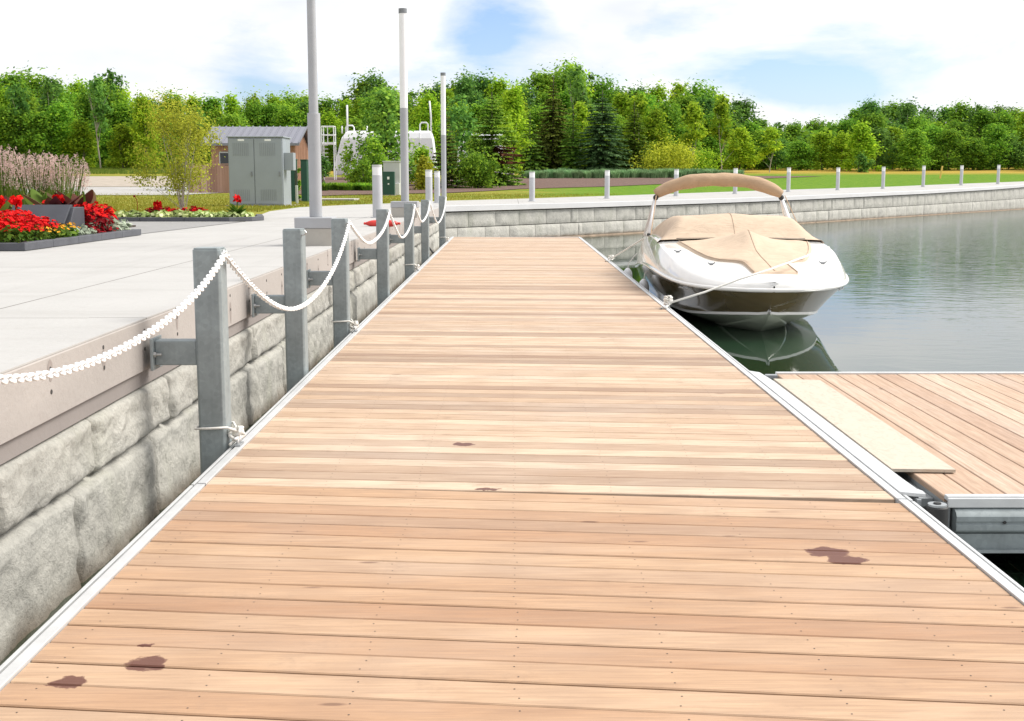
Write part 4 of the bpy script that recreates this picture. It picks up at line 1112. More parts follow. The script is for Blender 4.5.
for (a,b,c,d) in ((xl+.85,xl+2.65,hb+2.1,hb+2.17),(xl+.85,xl+2.65,hb+1.28,hb+1.35),(xl+.85,xl+.9,hb+1.35,hb+2.1),(xl+2.6,xl+2.65,hb+1.35,hb+2.1),(xl+1.73,xl+1.77,hb+1.35,hb+2.1)): m.box(a,b,Ya+.64,Ya+.685,c,d)
m.build('window_frame',M['palegrey'],wn)
wf=empty('wood_fence',(0,0,0),0,'reddish wooden board fence between the small tree and the grey cabinet','fence')
Y=64; a=WY(188,180,Y).x; b=WY(262,180,Y).x; zt=WY(210,165,Y).z; m=MB(); xx=a; r=random.Random(2)
while xx<b: m.box(xx,xx+.125,Y+r.uniform(0,.02),Y+.04,hy(Y)-.1,zt+r.uniform(-.02,.02)); xx+=.135
m.build('fence_boards',M['fencewood'],wf); m=MB(); m.box(a,b,Y+.045,Y+.1,zt-.3,zt-.2); m.box(a-.02,b+.02,Y-.02,Y+.06,zt+.025,zt+.07); m.build('fence_rail',M['fencewood'],wf)
# ------------------------------------------------------------------ white tanks with pipework
def tank(pxa,pxb,pyt,Y,lab,inset_l,seed):
    root=empty('storage_tank',(0,0,0),0,lab,'storage tank')
    a=WY(pxa,160,Y).x; b=WY(pxb,160,Y).x; zt=WY(pxa,pyt,Y).z; zb=hy(Y)+.35; dpt=2.6
    il=inset_l
    m=MB()
    def ring(z,i,e): return [(a+i,Y+e,z),(b-i*.4,Y+e,z),(b-i*.4,Y+dpt-e,z),(a+i,Y+dpt-e,z)]
    vs=ring(zb,0,.15)+ring(zb+.5,0,0)+ring(zt-.6,il*.7,0)+ring(zt-.15,il,.2)+ring(zt,il+.25,.6)
    fs=[(3,2,1,0),(16,17,18,19)]
    for q in range(4):
        for k in range(4): fs.append((q*4+k,q*4+(k+1)%4,(q+1)*4+(k+1)%4,(q+1)*4+k))
    m.add(vs,fs); m.build('vessel',M['tankwhite'],root,bevel=.05,seg=3)
    m=MB()
    for f in (.25,.55,.85):
        xx=a+(b-a)*f; m.tube([(xx,Y-.03,zb+.1),(xx,Y-.03,zt-.6),(xx,Y+.2,zt-.12),(xx,Y+.62,zt+.03)],.025,6)
    m.build('weld_rib',M['tankwhite'],root)
    for f in (.12,.8):
        m=MB(); xx=a+(b-a)*f; m.box(xx,xx+.4,Y+.2,Y+dpt-.2,hy(Y)-.3,zb-.002); m.build('saddle',M['block_conc'],root)
    return root,a,b,zt
T1,a1,b1,z1=tank(333,436,130.5,100,'white storage tank with a ladder platform at its left end, behind the trees',1.0,1)
T2,a2,b2,z2=tank(455,514,131,103,'second white storage tank glimpsed through the olive conifer branches',.6,2)
Y=101
def pipe(root,pts,r,name='vent_pipe'):
    m=MB(); m.tube(pts,r,10); m.build(name,M['tankwhite'],root,smooth=True)
for (px,pt) in ((347,105),):
    q=WY(px,pt,Y); pipe(T1,[(q.x,Y,z1-.1),(q.x,Y,q.z)],.075)
q=WY(431,101,Y); pipe(T1,[(q.x,Y,z1-.2),(q.x-.02,Y,(z1+q.z)/2),(q.x-.12,Y,q.z)],.07)
for (pa,pb,pt) in ((346,354,125.5),(420,428,122.5)):
    A1=WY(pa,pt,Y);B1=WY(pb,pt,Y); pipe(T1,[(A1.x,Y,z1-.3),(A1.x,Y,A1.z-.15),(A1.x+.12,Y,A1.z),(B1.x-.12,Y,A1.z),(B1.x,Y,A1.z-.15),(B1.x,Y,z1-.3)],.06,'loop_pipe')
for px in (342,367): q=WY(px,126,Y); pipe(T1,[(q.x,Y,z1-.2),(q.x,Y,q.z)],.06)
m=MB(); xa,xb2=WY(322.5,140,99).x,WY(334.5,140,99).x; zt=WY(322,126.5,99).z; zm=WY(322,135,99).z; zb=WY(322,143,99).z
for xx in (xa,xb2):
    for yy in (98.6,99.6):
        m.tube([(xx,yy,hy(99)),(xx,yy,zt)],.04,6)
for z in (zt,zm,zb):
    m.tube([(xa,98.6,z),(xb2,98.6,z)],.04,6); m.tube([(xa,99.6,z),(xb2,99.6,z)],.04,6); m.tube([(xa,98.6,z),(xa,99.6,z)],.04,6); m.tube([(xb2,98.6,z),(xb2,99.6,z)],.04,6)
m.tube([((xa+xb2)/2,98.6,zb),((xa+xb2)/2,98.6,zt)],.03,6); m.box(xa,xb2,98.6,99.6,zb-.12,zb-.05)
for i in range(10): m.tube([(xa+.1,98.5,hy(99)+.3*i),(xa+.5,98.5,hy(99)+.3*i)],.02,5)
m.build('ladder_platform',M['tankwhite'],T1)
# ------------------------------------------------------------------ dark fence at the wood edge, sign and stake
df=empty('mesh_fence',(0,0,0),0,'low dark mesh fence along the edge of the woods beyond the gravel','fence')
Y=149; a=WY(-60,165,Y).x; b=WY(205,165,Y).x; m=MB(); m2=MB(); xx=a
while xx<b: m2.box(xx-.05,xx+.05,Y-.06,Y+.06,hy(Y)-.3,hy(Y)+1.15); xx+=2.4
z=.1
while z<1.1: m.box(a,b,Y-.01,Y+.01,hy(Y)+z,hy(Y)+z+.055); z+=.07
m.build('fence_panel',M['darkfence'],df); m2.build('fence_post',M['darkfence'],df)
sg=empty('sign_post',(0,0,0),0,'thin post with a small square white sign at the far edge of the field','sign')
p=WG(936,170); m=MB(); zt=WY(936,148,p.y).z; m.box(p.x-.05,p.x+.05,p.y,p.y+.1,p.z-.1,zt-.0); m.build('post',M['palegrey'],sg)
m=MB(); m.box(p.x-.28,p.x+.28,p.y-.05,p.y-.002,zt-.55,zt+.05); m.build('sign_plate',M['signwhite'],sg)
p=WG(940,178.5); t=WY(942.4,166,p.y); m=MB(); m.tube([tuple(p),tuple(t)],.07,6); tag(m.build('survey_stake',M['stake'],None),'leaning pale orange survey stake in the field','stake')

# ------------------------------------------------------------------ foliage generators
def rv(r): 
    z=r.uniform(-1,1); a=r.uniform(0,2*PI); q=math.sqrt(1-z*z); return Vector((q*math.cos(a),q*math.sin(a),z))
def leafq(m,c,n,s,asp=.6,rot=0,fold=0):
    t=n.orthogonal().normalized(); b=n.cross(t); t2=t*math.cos(rot)+b*math.sin(rot); b2=n.cross(t2)
    m.add([c-t2*s,c-b2*s*asp,c+t2*s,c+b2*s*asp],[(0,1,2,3)])
def broadleaf(seed,H,Wd,nc,per,ls,lmat,name,base=.22,trunk_r=.13,bark='bark',spread=1.0,top=1.0,shape='round',stems=1,wisp=0):
    r=random.Random(seed); root=empty(name)
    clumps=[]
    for i in range(nc):
        t=base+(1-base)*(r.random()**.85)*top
        if shape=='round': w=math.sin(PI*min(1,max(0,(t-base*.6)/(1.04-base*.6)))**.8)**.6
        elif shape=='ovate': w=(1-((t-base)/(1-base))**2.2)*.9+.12
        else: w=.65+.3*math.sin(t*9)
        a=r.uniform(0,2*PI); q=math.sqrt(r.random())*(.9+.25*math.sin(3*a+seed)+.15*math.sin(7*t*seed%7))
        clumps.append((Vector((math.cos(a)*q*Wd/2*w,math.sin(a)*q*Wd/2*w,H*t)),r.uniform(.55,1.2)*Wd*.185))
    m=MB()
    for c,rr in clumps:
        for k in range(per):
            d=rv(r); p=c+Vector((d.x,d.y,d.z*1.05))*rr*(r.random()**.5)*(1.1 if r.random()<.82 else 1.9)
            n=(d*.6+rv(r)*.7+Vector((0,0,.55))).normalized()
            leafq(m,p,n,ls*r.uniform(.6,1.25),r.uniform(.45,.8),r.uniform(0,6.3))
    for k in range(wisp):
        a=r.uniform(0,2*PI); p=Vector((math.cos(a)*Wd*.25*r.random(),math.sin(a)*Wd*.25*r.random(),H*r.uniform(.95,1.03)))
        for q in range(14): leafq(m,p+rv(r)*Wd*.07*r.random(),rv(r),ls*.6,.6,r.uniform(0,6))
    m.build('crown',lmat,root)
    m=MB()
    for s in range(stems):
        lean=Vector((r.uniform(-.1,.1),r.uniform(-.1,.1),0))*H*(1 if stems==1 else 1.6); b0=Vector((r.uniform(-.06,.06),r.uniform(-.06,.06),-.15)) if stems>1 else Vector((0,0,-.2))
        path=[b0+lean*((i/6)**1.3)+Vector((r.uniform(-.02,.02)*H*.4,r.uniform(-.02,.02)*H*.4,H*.88*i/6)) if i else b0 for i in range(7)]
        m.tube(path,trunk_r,6,rs=[trunk_r*(1-.85*i/6) for i in range(7)])
        for c,rr in r.sample(clumps,min(len(clumps),12 if stems==1 else 5)):
            i=max(1,min(5,int((c.z/H-.12)*6))); a=path[i]; 
            if c.z>a.z: m.tube([a,a.lerp(c,.5)+Vector((0,0,-.04*H*.2)),c],trunk_r*.3,4,rs=[trunk_r*.36,trunk_r*.22,trunk_r*.06])
    m.build('trunk',M[bark],root)
    return root
def spruce(seed,H,Wd,lmat,name,tiers=24,dens=1.0,droop=.25,sparse=0,patch=None,base=.04):
    r=random.Random(seed); root=empty(name); m=MB(); mt=MB(); mp_=MB()
    mt.tube([(0,0,-.2),(0,0,H*.5),(0,0,H*.99)],.1,7,rs=[.022*H,.012*H,.003*H])
    for i in range(tiers):
        t=base+(.97-base)*(i+r.uniform(-.3,.3))/tiers; z=H*t; L=(Wd/2)*((1-t)**.85)*r.uniform(.82,1.08)+.06
        nb=max(5,int((11+2*dens)*(1-t*.45)))
        for b in range(nb):
            if r.random()<sparse: continue
            a=2*PI*b/nb+r.uniform(-.25,.25)+i*.7; Lb=L*r.uniform(.72,1.12); d=Vector((math.cos(a),math.sin(a),0)); sd=Vector((-d.y,d.x,0))
            rise=.25*(t-.4)
            def pt(u): return Vector((0,0,z))+d*Lb*u+Vector((0,0,Lb*(rise*u-droop*u*u+.10*u**4)))
            mt.tube([pt(0),pt(.5),pt(.95)],.012*H*.12,3,rs=[.016,.01,.004],cap=False)
            ns=max(4,int(Lb/.13*dens)); mm=m
            for k in range(ns):
                u=(k+.6)/ns; c=pt(u); wl=.34*(1-u*.5)*min(1,Lb*.8)
                if patch and abs(t-patch[0])<patch[1] and math.cos(a-patch[2])>.2: mm=mp_
                else: mm=m
                for sgn in (-1,1,r.choice((-1,1))):
                    dd=(d*.7+sd*sgn*r.uniform(.3,1.0)+Vector((0,0,r.uniform(-.6,.12)))).normalized()
                    e=c+dd*wl*r.uniform(.6,1.3); wv=Vector((0,0,1)).cross(dd).normalized()*r.uniform(.05,.10)+Vector((0,0,r.uniform(-.06,.06)))
                    mm.add([c-wv*.5,e-wv*.6,e+wv*.6+dd*.03,c+wv*.9],[(0,1,2,3)])
    m.add([(-.04,0,H*.93),(.04,0,H*.93),(.012,0,H*1.02),(-.012,0,H*1.02)],[(0,1,2,3)])
    m.build('crown',lmat,root); mt.build('trunk',M['bark'],root)
    if len(mp_.v): mp_.build('browned_patch',M['needle_r'],root)
    return root
def place(root,x,y,z,rz,s=(1,1,1),**kw):
    root.location=(x,y,z); root.rotation_euler=(0,0,rz); root.scale=s; return tag(root,**kw)

# the wood beyond: individually placed trees sharing a dozen crowns
SKY=[(-400,95),(-200,85),(0,84),(18,80),(35,78),(60,82),(80,84),(100,80),(118,88),(135,93),(160,98),(200,98),(240,98),(300,99),(335,97),(350,92),(372,78),(392,86),(410,94),(440,86),(462,78),(485,84),(505,86),(525,84),(545,76),(572,68),(590,86),(620,90),(650,88),(680,89),(705,92),(725,96),(745,104),(762,124),(785,124),(805,123),(830,124),(845,116),(862,106),(880,110),(910,106),(935,108),(960,108),(990,110),(1024,108),(1200,100),(1500,105)]
def sky_y(px):
    for (a,ya),(b,yb2) in zip(SKY,SKY[1:]):
        if px<=b: return ya+(yb2-ya)*max(0,(px-a)/(b-a))
    return 105
protos=[]
for i in range(5): protos.append(('n',broadleaf(40+i,9,5.6+.6*(i%3),62,115,.195,M['leaf'],'broadleaf_tree',base=.05,shape=('round','ovate')[i%2],wisp=1)))
for i in range(3): protos.append(('y',broadleaf(60+i,9,4.8,54,112,.19,M['leaf_y'],'broadleaf_tree',base=.04,shape='ovate',wisp=1)))
for i in range(3): protos.append(('d',broadleaf(70+i,9,5.2,50,115,.19,M['leaf_d'],'broadleaf_tree',base=.16,shape='round',wisp=2)))
protos.append(('w',broadleaf(80,9,3.2,26,46,.22,M['leaf_d'],'broadleaf_tree',base=.45,trunk_r=.10,bark='birchbark',shape='col',wisp=6)))
protos.append(('b',broadleaf(81,9,3.6,34,60,.22,M['leaf_y'],'broadleaf_tree',base=.34,trunk_r=.085,bark='birchbark',shape='ovate',wisp=3)))
used=set()
GL={'n':'mid green broadleaf tree','y':'bright green broadleaf tree','d':'dark green broadleaf tree','w':'tall thin loose-crowned tree','b':'slender pale-trunked tree'}
def zone(px):
    return 'the woods beyond the car park at the left' if px<215 else 'the woods behind the shed and white tanks' if px<520 else 'the woods behind the spruces and the boat' if px<760 else 'the woods along the far field'
def forest(px,Y,ytop,kinds,r,wsc=1.0):
    cand=[k for k in range(len(protos)) if protos[k][0] in kinds]; k=r.choice(cand); kd,pr=protos[k]
    x=WY(px,150,Y).x; z=hy(Y); zt=WY(px,ytop,Y).z; s=(zt-z)/9.1
    o=pr if k not in used else copy_tree(pr); used.add(k)
    s=max(.25,s); w=wsc*(.55+.45*s)
    place(o,x,Y,z-.1,r.uniform(0,6.28),(w,w,s),label=f'{GL[kd]} in {zone(px)}',cat='tree',group=f'{GL[kd]}s in {zone(px)}')
r=random.Random(21)
px=-330
while px<1330:      # back row carries the skyline
    Y=r.uniform(160,176); forest(px,Y,sky_y(px)+r.uniform(-3,5),'nnnddyw' if px<760 else 'nnnddw',r,1.15); px+=r.uniform(15,23)
px=-320
while px<1320:      # middle row
    Y=r.uniform(146,156); s=sky_y(px); forest(px,Y,s+(170-s)*r.uniform(.06,.28),'nnyd',r,1.0); px+=r.uniform(15,24)
px=-300
while px<1300:      # lower front row
    if not 150<px<210:
        Y=r.uniform(132,143) if px>720 else r.uniform(134,144); s=sky_y(px); forest(px,Y,s+(170-s)*r.uniform(.2,.5),'nyynb' if px<760 else 'nynd',r,1.0)
    px+=r.uniform(15,24)
for (px,yt,k,Y) in ((22,84,'w',139),(52,78,'w',141),(100,77,'w',138),(112,70,'w',150),(145,96,'y',136),(372,77,'d',158),(577,66,'w',150),(566,70,'n',158),(513,90,'y',128),(470,80,'d',152),(430,95,'y',128),(868,104,'d',150),(905,104,'w',152),(975,105,'w',155),(640,96,'b',128),(692,104,'b',126),(722,98,'b',130),(770,128,'b',128),(655,110,'y',128)):
    forest(px,Y,yt,k,r,.9)
for k,(kd,pr) in enumerate(protos):
    if k not in used: forest(1180+12*k,158,108,kd,r)
# undergrowth, one mass
m=MB(); r=random.Random(5)
for i in range(15000):
    Y=r.uniform(140,186); px=r.uniform(-330,1330); x=WY(px,150,Y).x; z=hy(Y)+r.random()**1.3*(1.6+2.6*noise.noise(Vector((x*.12,Y*.05,0)))**2*3+.5)
    leafq(m,Vector((x,Y,z)),(rv(r)+Vector((0,-.5,.4))).normalized(),r.uniform(.25,.6),.7,r.uniform(0,6))
tag(m.build('undergrowth',M['leaf'],None),'dense dark undergrowth along the foot of the woods','undergrowth',kind='stuff')
m=MB()
for i in range(9000):
    px=r.uniform(60,215); Y=r.uniform(122,147); p=WY(px,170,Y); z=hy(Y); h_=r.uniform(.12,.4); d=Vector((r.uniform(-.3,.3),0,1))*h_
    c=Vector((p.x,Y,z)); m.add([c+Vector((-.05,0,0)),c+Vector((.05,0,0)),c+d],[(0,1,2)])
tag(m.build('tall_grass',M['grassblade'],None),'rough tall grass between the gravel and the dark fence','grass',kind='stuff')

# specimen conifers and shrubs on the mulch
def spec(px,ytop,Y,wpx,fn,lab,cat='tree',**kw):
    x=WY(px,150,Y).x; z=hy(Y); H=WY(px,ytop,Y).z-z; Wd=wpx*Y/1240
    o=fn(H,Wd); place(o,x,Y,z,rnd.uniform(0,6),label=lab,cat=cat); return o
spec(602,89,113,74,lambda H,W_:spruce(1,H,W_,M['needle_b'],'spruce_tree',27,2.3,.22),'broad blue-green spruce in the middle of the row of conifers')
spec(634,101,115,50,lambda H,W_:spruce(2,H,W_,M['needle_g'],'spruce_tree',25,2.0,.2),'lighter green spruce right beside the blue-green spruce')
spec(553,77,116,64,lambda H,W_:spruce(3,H,W_,M['needle_o'],'spruce_tree',30,2.2,.3),'tallest spruce, dark olive brown, left of the blue-green spruce')
spec(573,104,114,38,lambda H,W_:spruce(4,H,W_,M['needle_g'],'spruce_tree',23,2.0,.3),'narrow yellowish green conifer between the tall dark spruce and the blue-green one')
spec(492,91,84,76,lambda H,W_:spruce(5,H,W_,M['needle_g'],'spruce_tree',27,2.1,.15,.2,(.34,.09,-1.2)),'olive conifer with a reddish brown patch in front of the white tank')
spec(460,104,88,56,lambda H,W_:broadleaf(6,H,W_,26,80,.15,M['leaf_d'],'broadleaf_tree',base=.1,shape='ovate'),'dark bushy tree just right of the far light pole')
spec(384,95,82,60,lambda H,W_:broadleaf(7,H,W_,58,70,.15,M['needle_g'],'pine_tree',base=.10,trunk_r=.12,shape='ovate',wisp=2),'dark pine with ragged branches in front of the white tank')
spec(446,112,76,40,lambda H,W_:spruce(8,H,W_,M['needle_o'],'pine_tree',20,1.6,.05,.2),'small brownish pine behind the far light pole')
spec(530,112,114,46,lambda H,W_:spruce(9,H,W_,M['needle_g'],'spruce_tree',18,1.4,.25),'mid green conifer in the gap between the olive conifer and the tall spruce')
spec(511,112,92,30,lambda H,W_:broadleaf(18,H,W_,26,90,.13,M['leaf_y'],'broadleaf_tree',base=.1,shape='ovate'),'bright green tree right of the olive conifer, before the second white tank')
spec(476,132,86,34,lambda H,W_:broadleaf(19,H,W_,22,70,.12,M['leaf'],'shrub',base=.05,trunk_r=.05,shape='ovate'),'mid green shrub between the dark bushy tree and the olive conifer','shrub')
spec(374,140,79,36,lambda H,W_:broadleaf(21,H,W_,26,90,.10,M['leaf'],'shrub',base=.05,trunk_r=.05,shape='ovate'),'tall green shrub at the foot of the dark pine by the white tank','shrub')
spec(420,150,84,34,lambda H,W_:broadleaf(22,H,W_,22,90,.10,M['leaf_y'],'shrub',base=.05,trunk_r=.05,shape='round'),'bright green shrub under the right end of the white tank','shrub')
spec(347,143,82,24,lambda H,W_:broadleaf(9,H,W_,16,50,.09,M['leaf_y'],'young_tree',base=.2,trunk_r=.04,shape='ovate'),'thin young tree in front of the left end of the white tank')
spec(669,149,112,64,lambda H,W_:broadleaf(10,H,W_,40,130,.11,M['yshrub'],'shrub',base=.05,trunk_r=.05,shape='round'),'large yellow-green shrub right of the spruces','shrub')
spec(706,156,115,44,lambda H,W_:broadleaf(11,H,W_,26,100,.11,M['leaf_y'],'shrub',base=.05,trunk_r=.05,shape='round'),'green shrub behind the left part of the boat canopy','shrub')
spec(425,161,72,34,lambda H,W_:broadleaf(12,H,W_,26,110,.09,M['yshrub'],'shrub',base=.05,trunk_r=.04,shape='round'),'low yellow-green shrub between the two white-topped poles','shrub')
spec(478,158,76,52,lambda H,W_:broadleaf(13,H,W_,26,110,.10,M['leaf'],'shrub',base=.05,trunk_r=.04,shape='round'),'low dark shrub at the foot of the olive conifer','shrub')
spec(362,163,74,30,lambda H,W_:broadleaf(14,H,W_,22,90,.09,M['leaf'],'shrub',base=.05,trunk_r=.04,shape='round'),'low green shrub left of the pale grey utility cabinet','shrub')
spec(322,160,78,26,lambda H,W_:broadleaf(15,H,W_,18,90,.1,M['leaf_d'],'shrub',base=.05,trunk_r=.04,shape='round'),'dark shrub just right of the tall grey light pole','shrub')
spec(297.5,163,48,9,lambda H,W_:broadleaf(16,H,W_,12,90,.05,M['leaf'],'shrub',base=.05,trunk_r=.03,shape='col'),'small green shrub squeezed between the two dark green boxes','shrub')
spec(863,156,128,16,lambda H,W_:broadleaf(17,H,W_,16,70,.14,M['leaf_d'],'shrub',base=.05,trunk_r=.04,shape='round'),'round dark shrub standing alone at the wood edge','shrub')
# blue-green grass clumps
def clump(seed,n,h_,w,mat,name='ornamental_grass',arch=.5,bw=.012):
    r=random.Random(seed); m=MB()
    for i in range(n):
        a=r.uniform(0,2*PI); q=r.random()*w*.35; b=Vector((math.cos(a)*q,math.sin(a)*q,0)); L=h_*r.uniform(.6,1.05); o=Vector((math.cos(a),math.sin(a),0))*w*.5*arch*r.uniform(.3,1.1)
        sd=Vector((-math.sin(a),math.cos(a),0))*bw
        p1=b+o*.35+Vector((0,0,L*.6)); p2=b+o+Vector((0,0,L*(.98-.25*r.random()*arch)))
        m.add([b-sd,b+sd,p1+sd,p1-sd],[(0,1,2,3)]); m.add([p1-sd,p1+sd,p2],[(0,1,2)])
    root=empty(name); m.build('blades',mat,root); root['kind']='thing'; return root
gp1=clump(1,520,.82,1.2,M['bluegrass'],bw=.02); cnt=0
for row,(pxa,pxb,Y0,st) in enumerate(((527,735,104,9.5),(532,740,107,10))):
    px=pxa
    while px<pxb:
        o=gp1 if cnt==0 else copy_tree(gp1); cnt+=1; Y=Y0+rnd.uniform(-.8,.8)+(px-530)*.01; s=rnd.uniform(.85,1.15)
        place(o,WY(px,175,Y).x,Y,hy(Y)+.02,rnd.uniform(0,6),(s*1.05,s*1.05,s*.95),label='blue-green grass clump planted on the bark mulch under the spruces',cat='grass clump',group='blue-green grass clumps on the mulch'); px+=st*rnd.uniform(.8,1.15)
gp2=clump(2,420,.5,1.0,M['leaf'],'ground_cover_plant',.8,.03); c2=0
for px in range(322,372,9):
    o=gp2 if c2==0 else copy_tree(gp2); c2+=1; Y=70+rnd.uniform(-1,1)
    place(o,WY(px,175,Y).x,Y,hy(Y)+.02,rnd.uniform(0,6),label='low green plant on the mulch in front of the white tank',cat='plant',group='low green plants before the tank')

# ------------------------------------------------------------------ planting beds
def kerb(pts,name,lab,hh=.085,w=.12):
    m=MB(); root=empty(name,(0,0,0),0,lab,'kerb')
    for a,b in zip(pts,pts[1:]):
        a=Vector((*a,0));b=Vector((*b,0)); T=(b-a).length; n=max(1,round(T/.9)); d=(b-a).normalized(); nn=Vector((-d.y,d.x,0))
        for i in range(n):
            p=a+d*(T*i/n+.002); q=a+d*(T*(i+1)/n-.002)
            m.prism([(p.x,p.y),(q.x,q.y),(q.x+nn.x*w,q.y+nn.y*w),(p.x+nn.x*w,p.y+nn.y*w)],.735,.735+hh)
    m.build('kerb_stones',M['kerb'],root,bevel=.006); return root
kerb([(-14,13.75),(-5.36,13.75),(-5.28,17.85)],'planter_kerb','dark slate kerb round the flower bed at the left edge')
k2=[(-9.6,23.75),(-5.35,23.75),(-4.98,24.05),(-4.85,24.6),(-5.2,26.2)]
kerb(k2,'planter_kerb','dark slate kerb of the further bed round the small tree',.08,.13)
m=MB(); m.prism([(-14,13.85),(-5.46,13.85),(-5.4,17.8),(-14,17.8)],.74,.79); m.build('bed_soil',M['soil']); tag(D.objects['bed_soil'],'dark planting soil of the left flower bed','soil',kind='stuff')
m=MB(); m.prism([(-9.6,23.86),(-5.38,23.86),(-5.06,24.1),(-4.98,24.6),(-5.3,26.2),(-9.6,26.2)],.74,.79); o=m.build('bed_soil',M['soil']); tag(o,'dark planting soil of the bed round the small tree','soil',kind='stuff')
m=MB(); m.prism([(-14,17.95),(-6.3,17.95),(-6.3,21),(-14,21)],.738,.765); o=m.build('bed_soil',M['soil']); tag(o,'dark soil under the tall plumed grasses','soil',kind='stuff')
# slate plinth
pl=empty('slate_plinth',(0,0,0),0,'dark slate plinth with a sloping top among the red flowers','plinth')
m=MB(); m.extrude([(15.72,.80),(15.72,.90),(15.95,1.165),(16.32,1.165),(16.32,.80)],-6.35,-5.56,'x'); m.build('body',M['slate'],pl,bevel=.008)
m=MB(); m.extrude([(15.66,.945),(15.66,.975),(15.93,1.20),(16.0,1.20),(16.0,1.17),(15.95,1.168)],-6.33,-5.60,'x'); m.build('top_slab',M['slate'],pl,bevel=.004)
m=MB(); m.box(-6.8,-6.352,15.9,16.3,.8,1.12); m.build('side_slab',M['slate'],pl,bevel=.01)
def bedding(seed,leaf,flower,h_,w,nl,nf,ls,fs,name='flowering_plant'):
    r=random.Random(seed); root=empty(name); m=MB()
    for i in range(nl):
        a=r.uniform(0,2*PI);q=math.sqrt(r.random())*w/2; z=h_*r.uniform(.05,.92)*(1-.45*(2*q/w)**2)
        leafq(m,Vector((math.cos(a)*q,math.sin(a)*q,z)),(Vector((math.cos(a),math.sin(a),1.0))+rv(r)*.7).normalized(),ls*r.uniform(.7,1.3),.65,r.uniform(0,6))
    m.build('foliage',leaf,root)
    if nf:
        m=MB()
        for i in range(nf):
            a=r.uniform(0,2*PI);q=math.sqrt(r.random())*w/2; z=h_*(r.uniform(.72,1.05))*(1-.35*(2*q/w)**2); c=Vector((math.cos(a)*q,math.sin(a)*q,z)); n0=(Vector((math.cos(a)*.5,math.sin(a)*.5,.8))+rv(r)*.4).normalized()
            t=n0.orthogonal().normalized(); b=n0.cross(t)
            for k in range(5):
                an=2*PI*k/5; d=t*math.cos(an)+b*math.sin(an); leafq(m,c+d*fs*.55+n0*.006,(n0+d*-.35+rv(r)*.2).normalized(),fs*.62,.85,an)
        m.build('flowers',flower,root)
    return root
beg=bedding(1,M['plantgreen'],M['redpetal'],.34,.44,90,75,.032,.03); n=0
R2=random.Random(12)
def putb(pr,lst,lab,cat,grp,first=[True]):
    for i,(x,y,s) in enumerate(lst):
        o=pr if i==0 else copy_tree(pr)
        place(o,x,y,.79,R2.uniform(0,6),(s,s,s),label=lab,cat=cat,group=grp)
putb(beg,[(-5.66-.33*i+R2.uniform(-.05,.05),14.02+.32*j+R2.uniform(-.06,.06),R2.uniform(.9,1.25)*(.8 if i==0 else 1)) for j in range(5) for i in range(6)],'bushy red-flowering plant massed in front of the slate plinth','flower','red flowers in front of the plinth')
beg2=bedding(2,M['crimson'],M['redpetal'],.44,.4,110,60,.035,.032)
putb(beg2,[(-5.62,16.55,1.0),(-5.6,16.95,1.0),(-5.62,17.3,.9),(-5.9,16.9,1.0),(-6.2,16.7,1.05)],'tall red-flowering plant at the right end of the slate plinth','flower','red flowers beside the plinth')
yl=bedding(3,M['plantgreen'],M['yellowpetal'],.22,.34,90,12,.04,.028)
putb(yl,[(-5.52,14.75,.8),(-5.5,15.25,.8),(-5.52,15.55,.9),(-6.2,13.95,.7)],'low green plant with small yellow flowers at the kerb','flower','yellow-flowering edging plants')
sv=bedding(4,M['silver'],None,.2,.34,130,0,.04,.03,'silver_plant')
putb(sv,[(-5.55,17.55,1.2),(-5.52,16.2,.8),(-5.55,15.85,.7),(-5.8,17.6,1.1)],'silvery low foliage plant at the kerb right of the plinth','plant','silver plants at the kerb')
def canna(seed,mat,h_,name='canna_plant',flower=None,nleaf=8,lw=.13,ll=.42):
    r=random.Random(seed); root=empty(name); m=MB()
    for i in range(nleaf):
        a=r.uniform(0,2*PI)+i*2.4; z0=h_*r.uniform(.05,.45); L=ll*r.uniform(.8,1.15); el=R(r.uniform(48,80)); d=Vector((math.cos(a)*math.cos(el),math.sin(a)*math.cos(el),math.sin(el))); sd=Vector((-math.sin(a),math.cos(a),0)); nrm=d.cross(sd)
        prev=None; ring=[]
        for k in range(7):
            t=k/6; w=lw*math.sin(PI*min(.98,t*.92+.06))**.75; c=Vector((0,0,z0))+d*L*t+Vector((math.cos(a),math.sin(a),0))*.10*t*t+Vector((0,0,-.07*t*t)); ring+= [c-sd*w-nrm*w*.35,c,c+sd*w-nrm*w*.35]
        fs=[]
        for k in range(6):
            b=k*3; fs+=[(b,b+1,b+4,b+3),(b+1,b+2,b+5,b+4)]
        m.add(ring,fs)
    m.build('leaves',mat,root,smooth=True)
    m=MB(); m.tube([(0,0,0),(0,0,h_*.8),(.01,0,h_*(1.25 if flower else .9))],.012,6); m.build('stem',M['plantgreen'],root)
    if flower:
        m=MB()
        for k in range(26): leafq(m,Vector((.01,0,h_*1.3))+rv(r)*.06+Vector((0,0,.05*r.random())),rv(r),.045,.8,r.uniform(0,6))
        m.build('flower_head',flower,root)
    return root
c1=canna(1,M['cannared'],.52,lw=.085,ll=.40); c2_=canna(2,M['cannagreen'],.5,lw=.085,ll=.40)
cl=[(-6.05,16.6,0),(-6.3,17.0,1),(-6.6,16.7,0),(-5.95,17.15,0),(-7.0,17.1,0),(-6.75,16.3,1),(-7.3,16.4,1),(-7.55,15.6,1),(-7.6,16.9,0),(-5.75,16.9,0)]
n0=n1=0
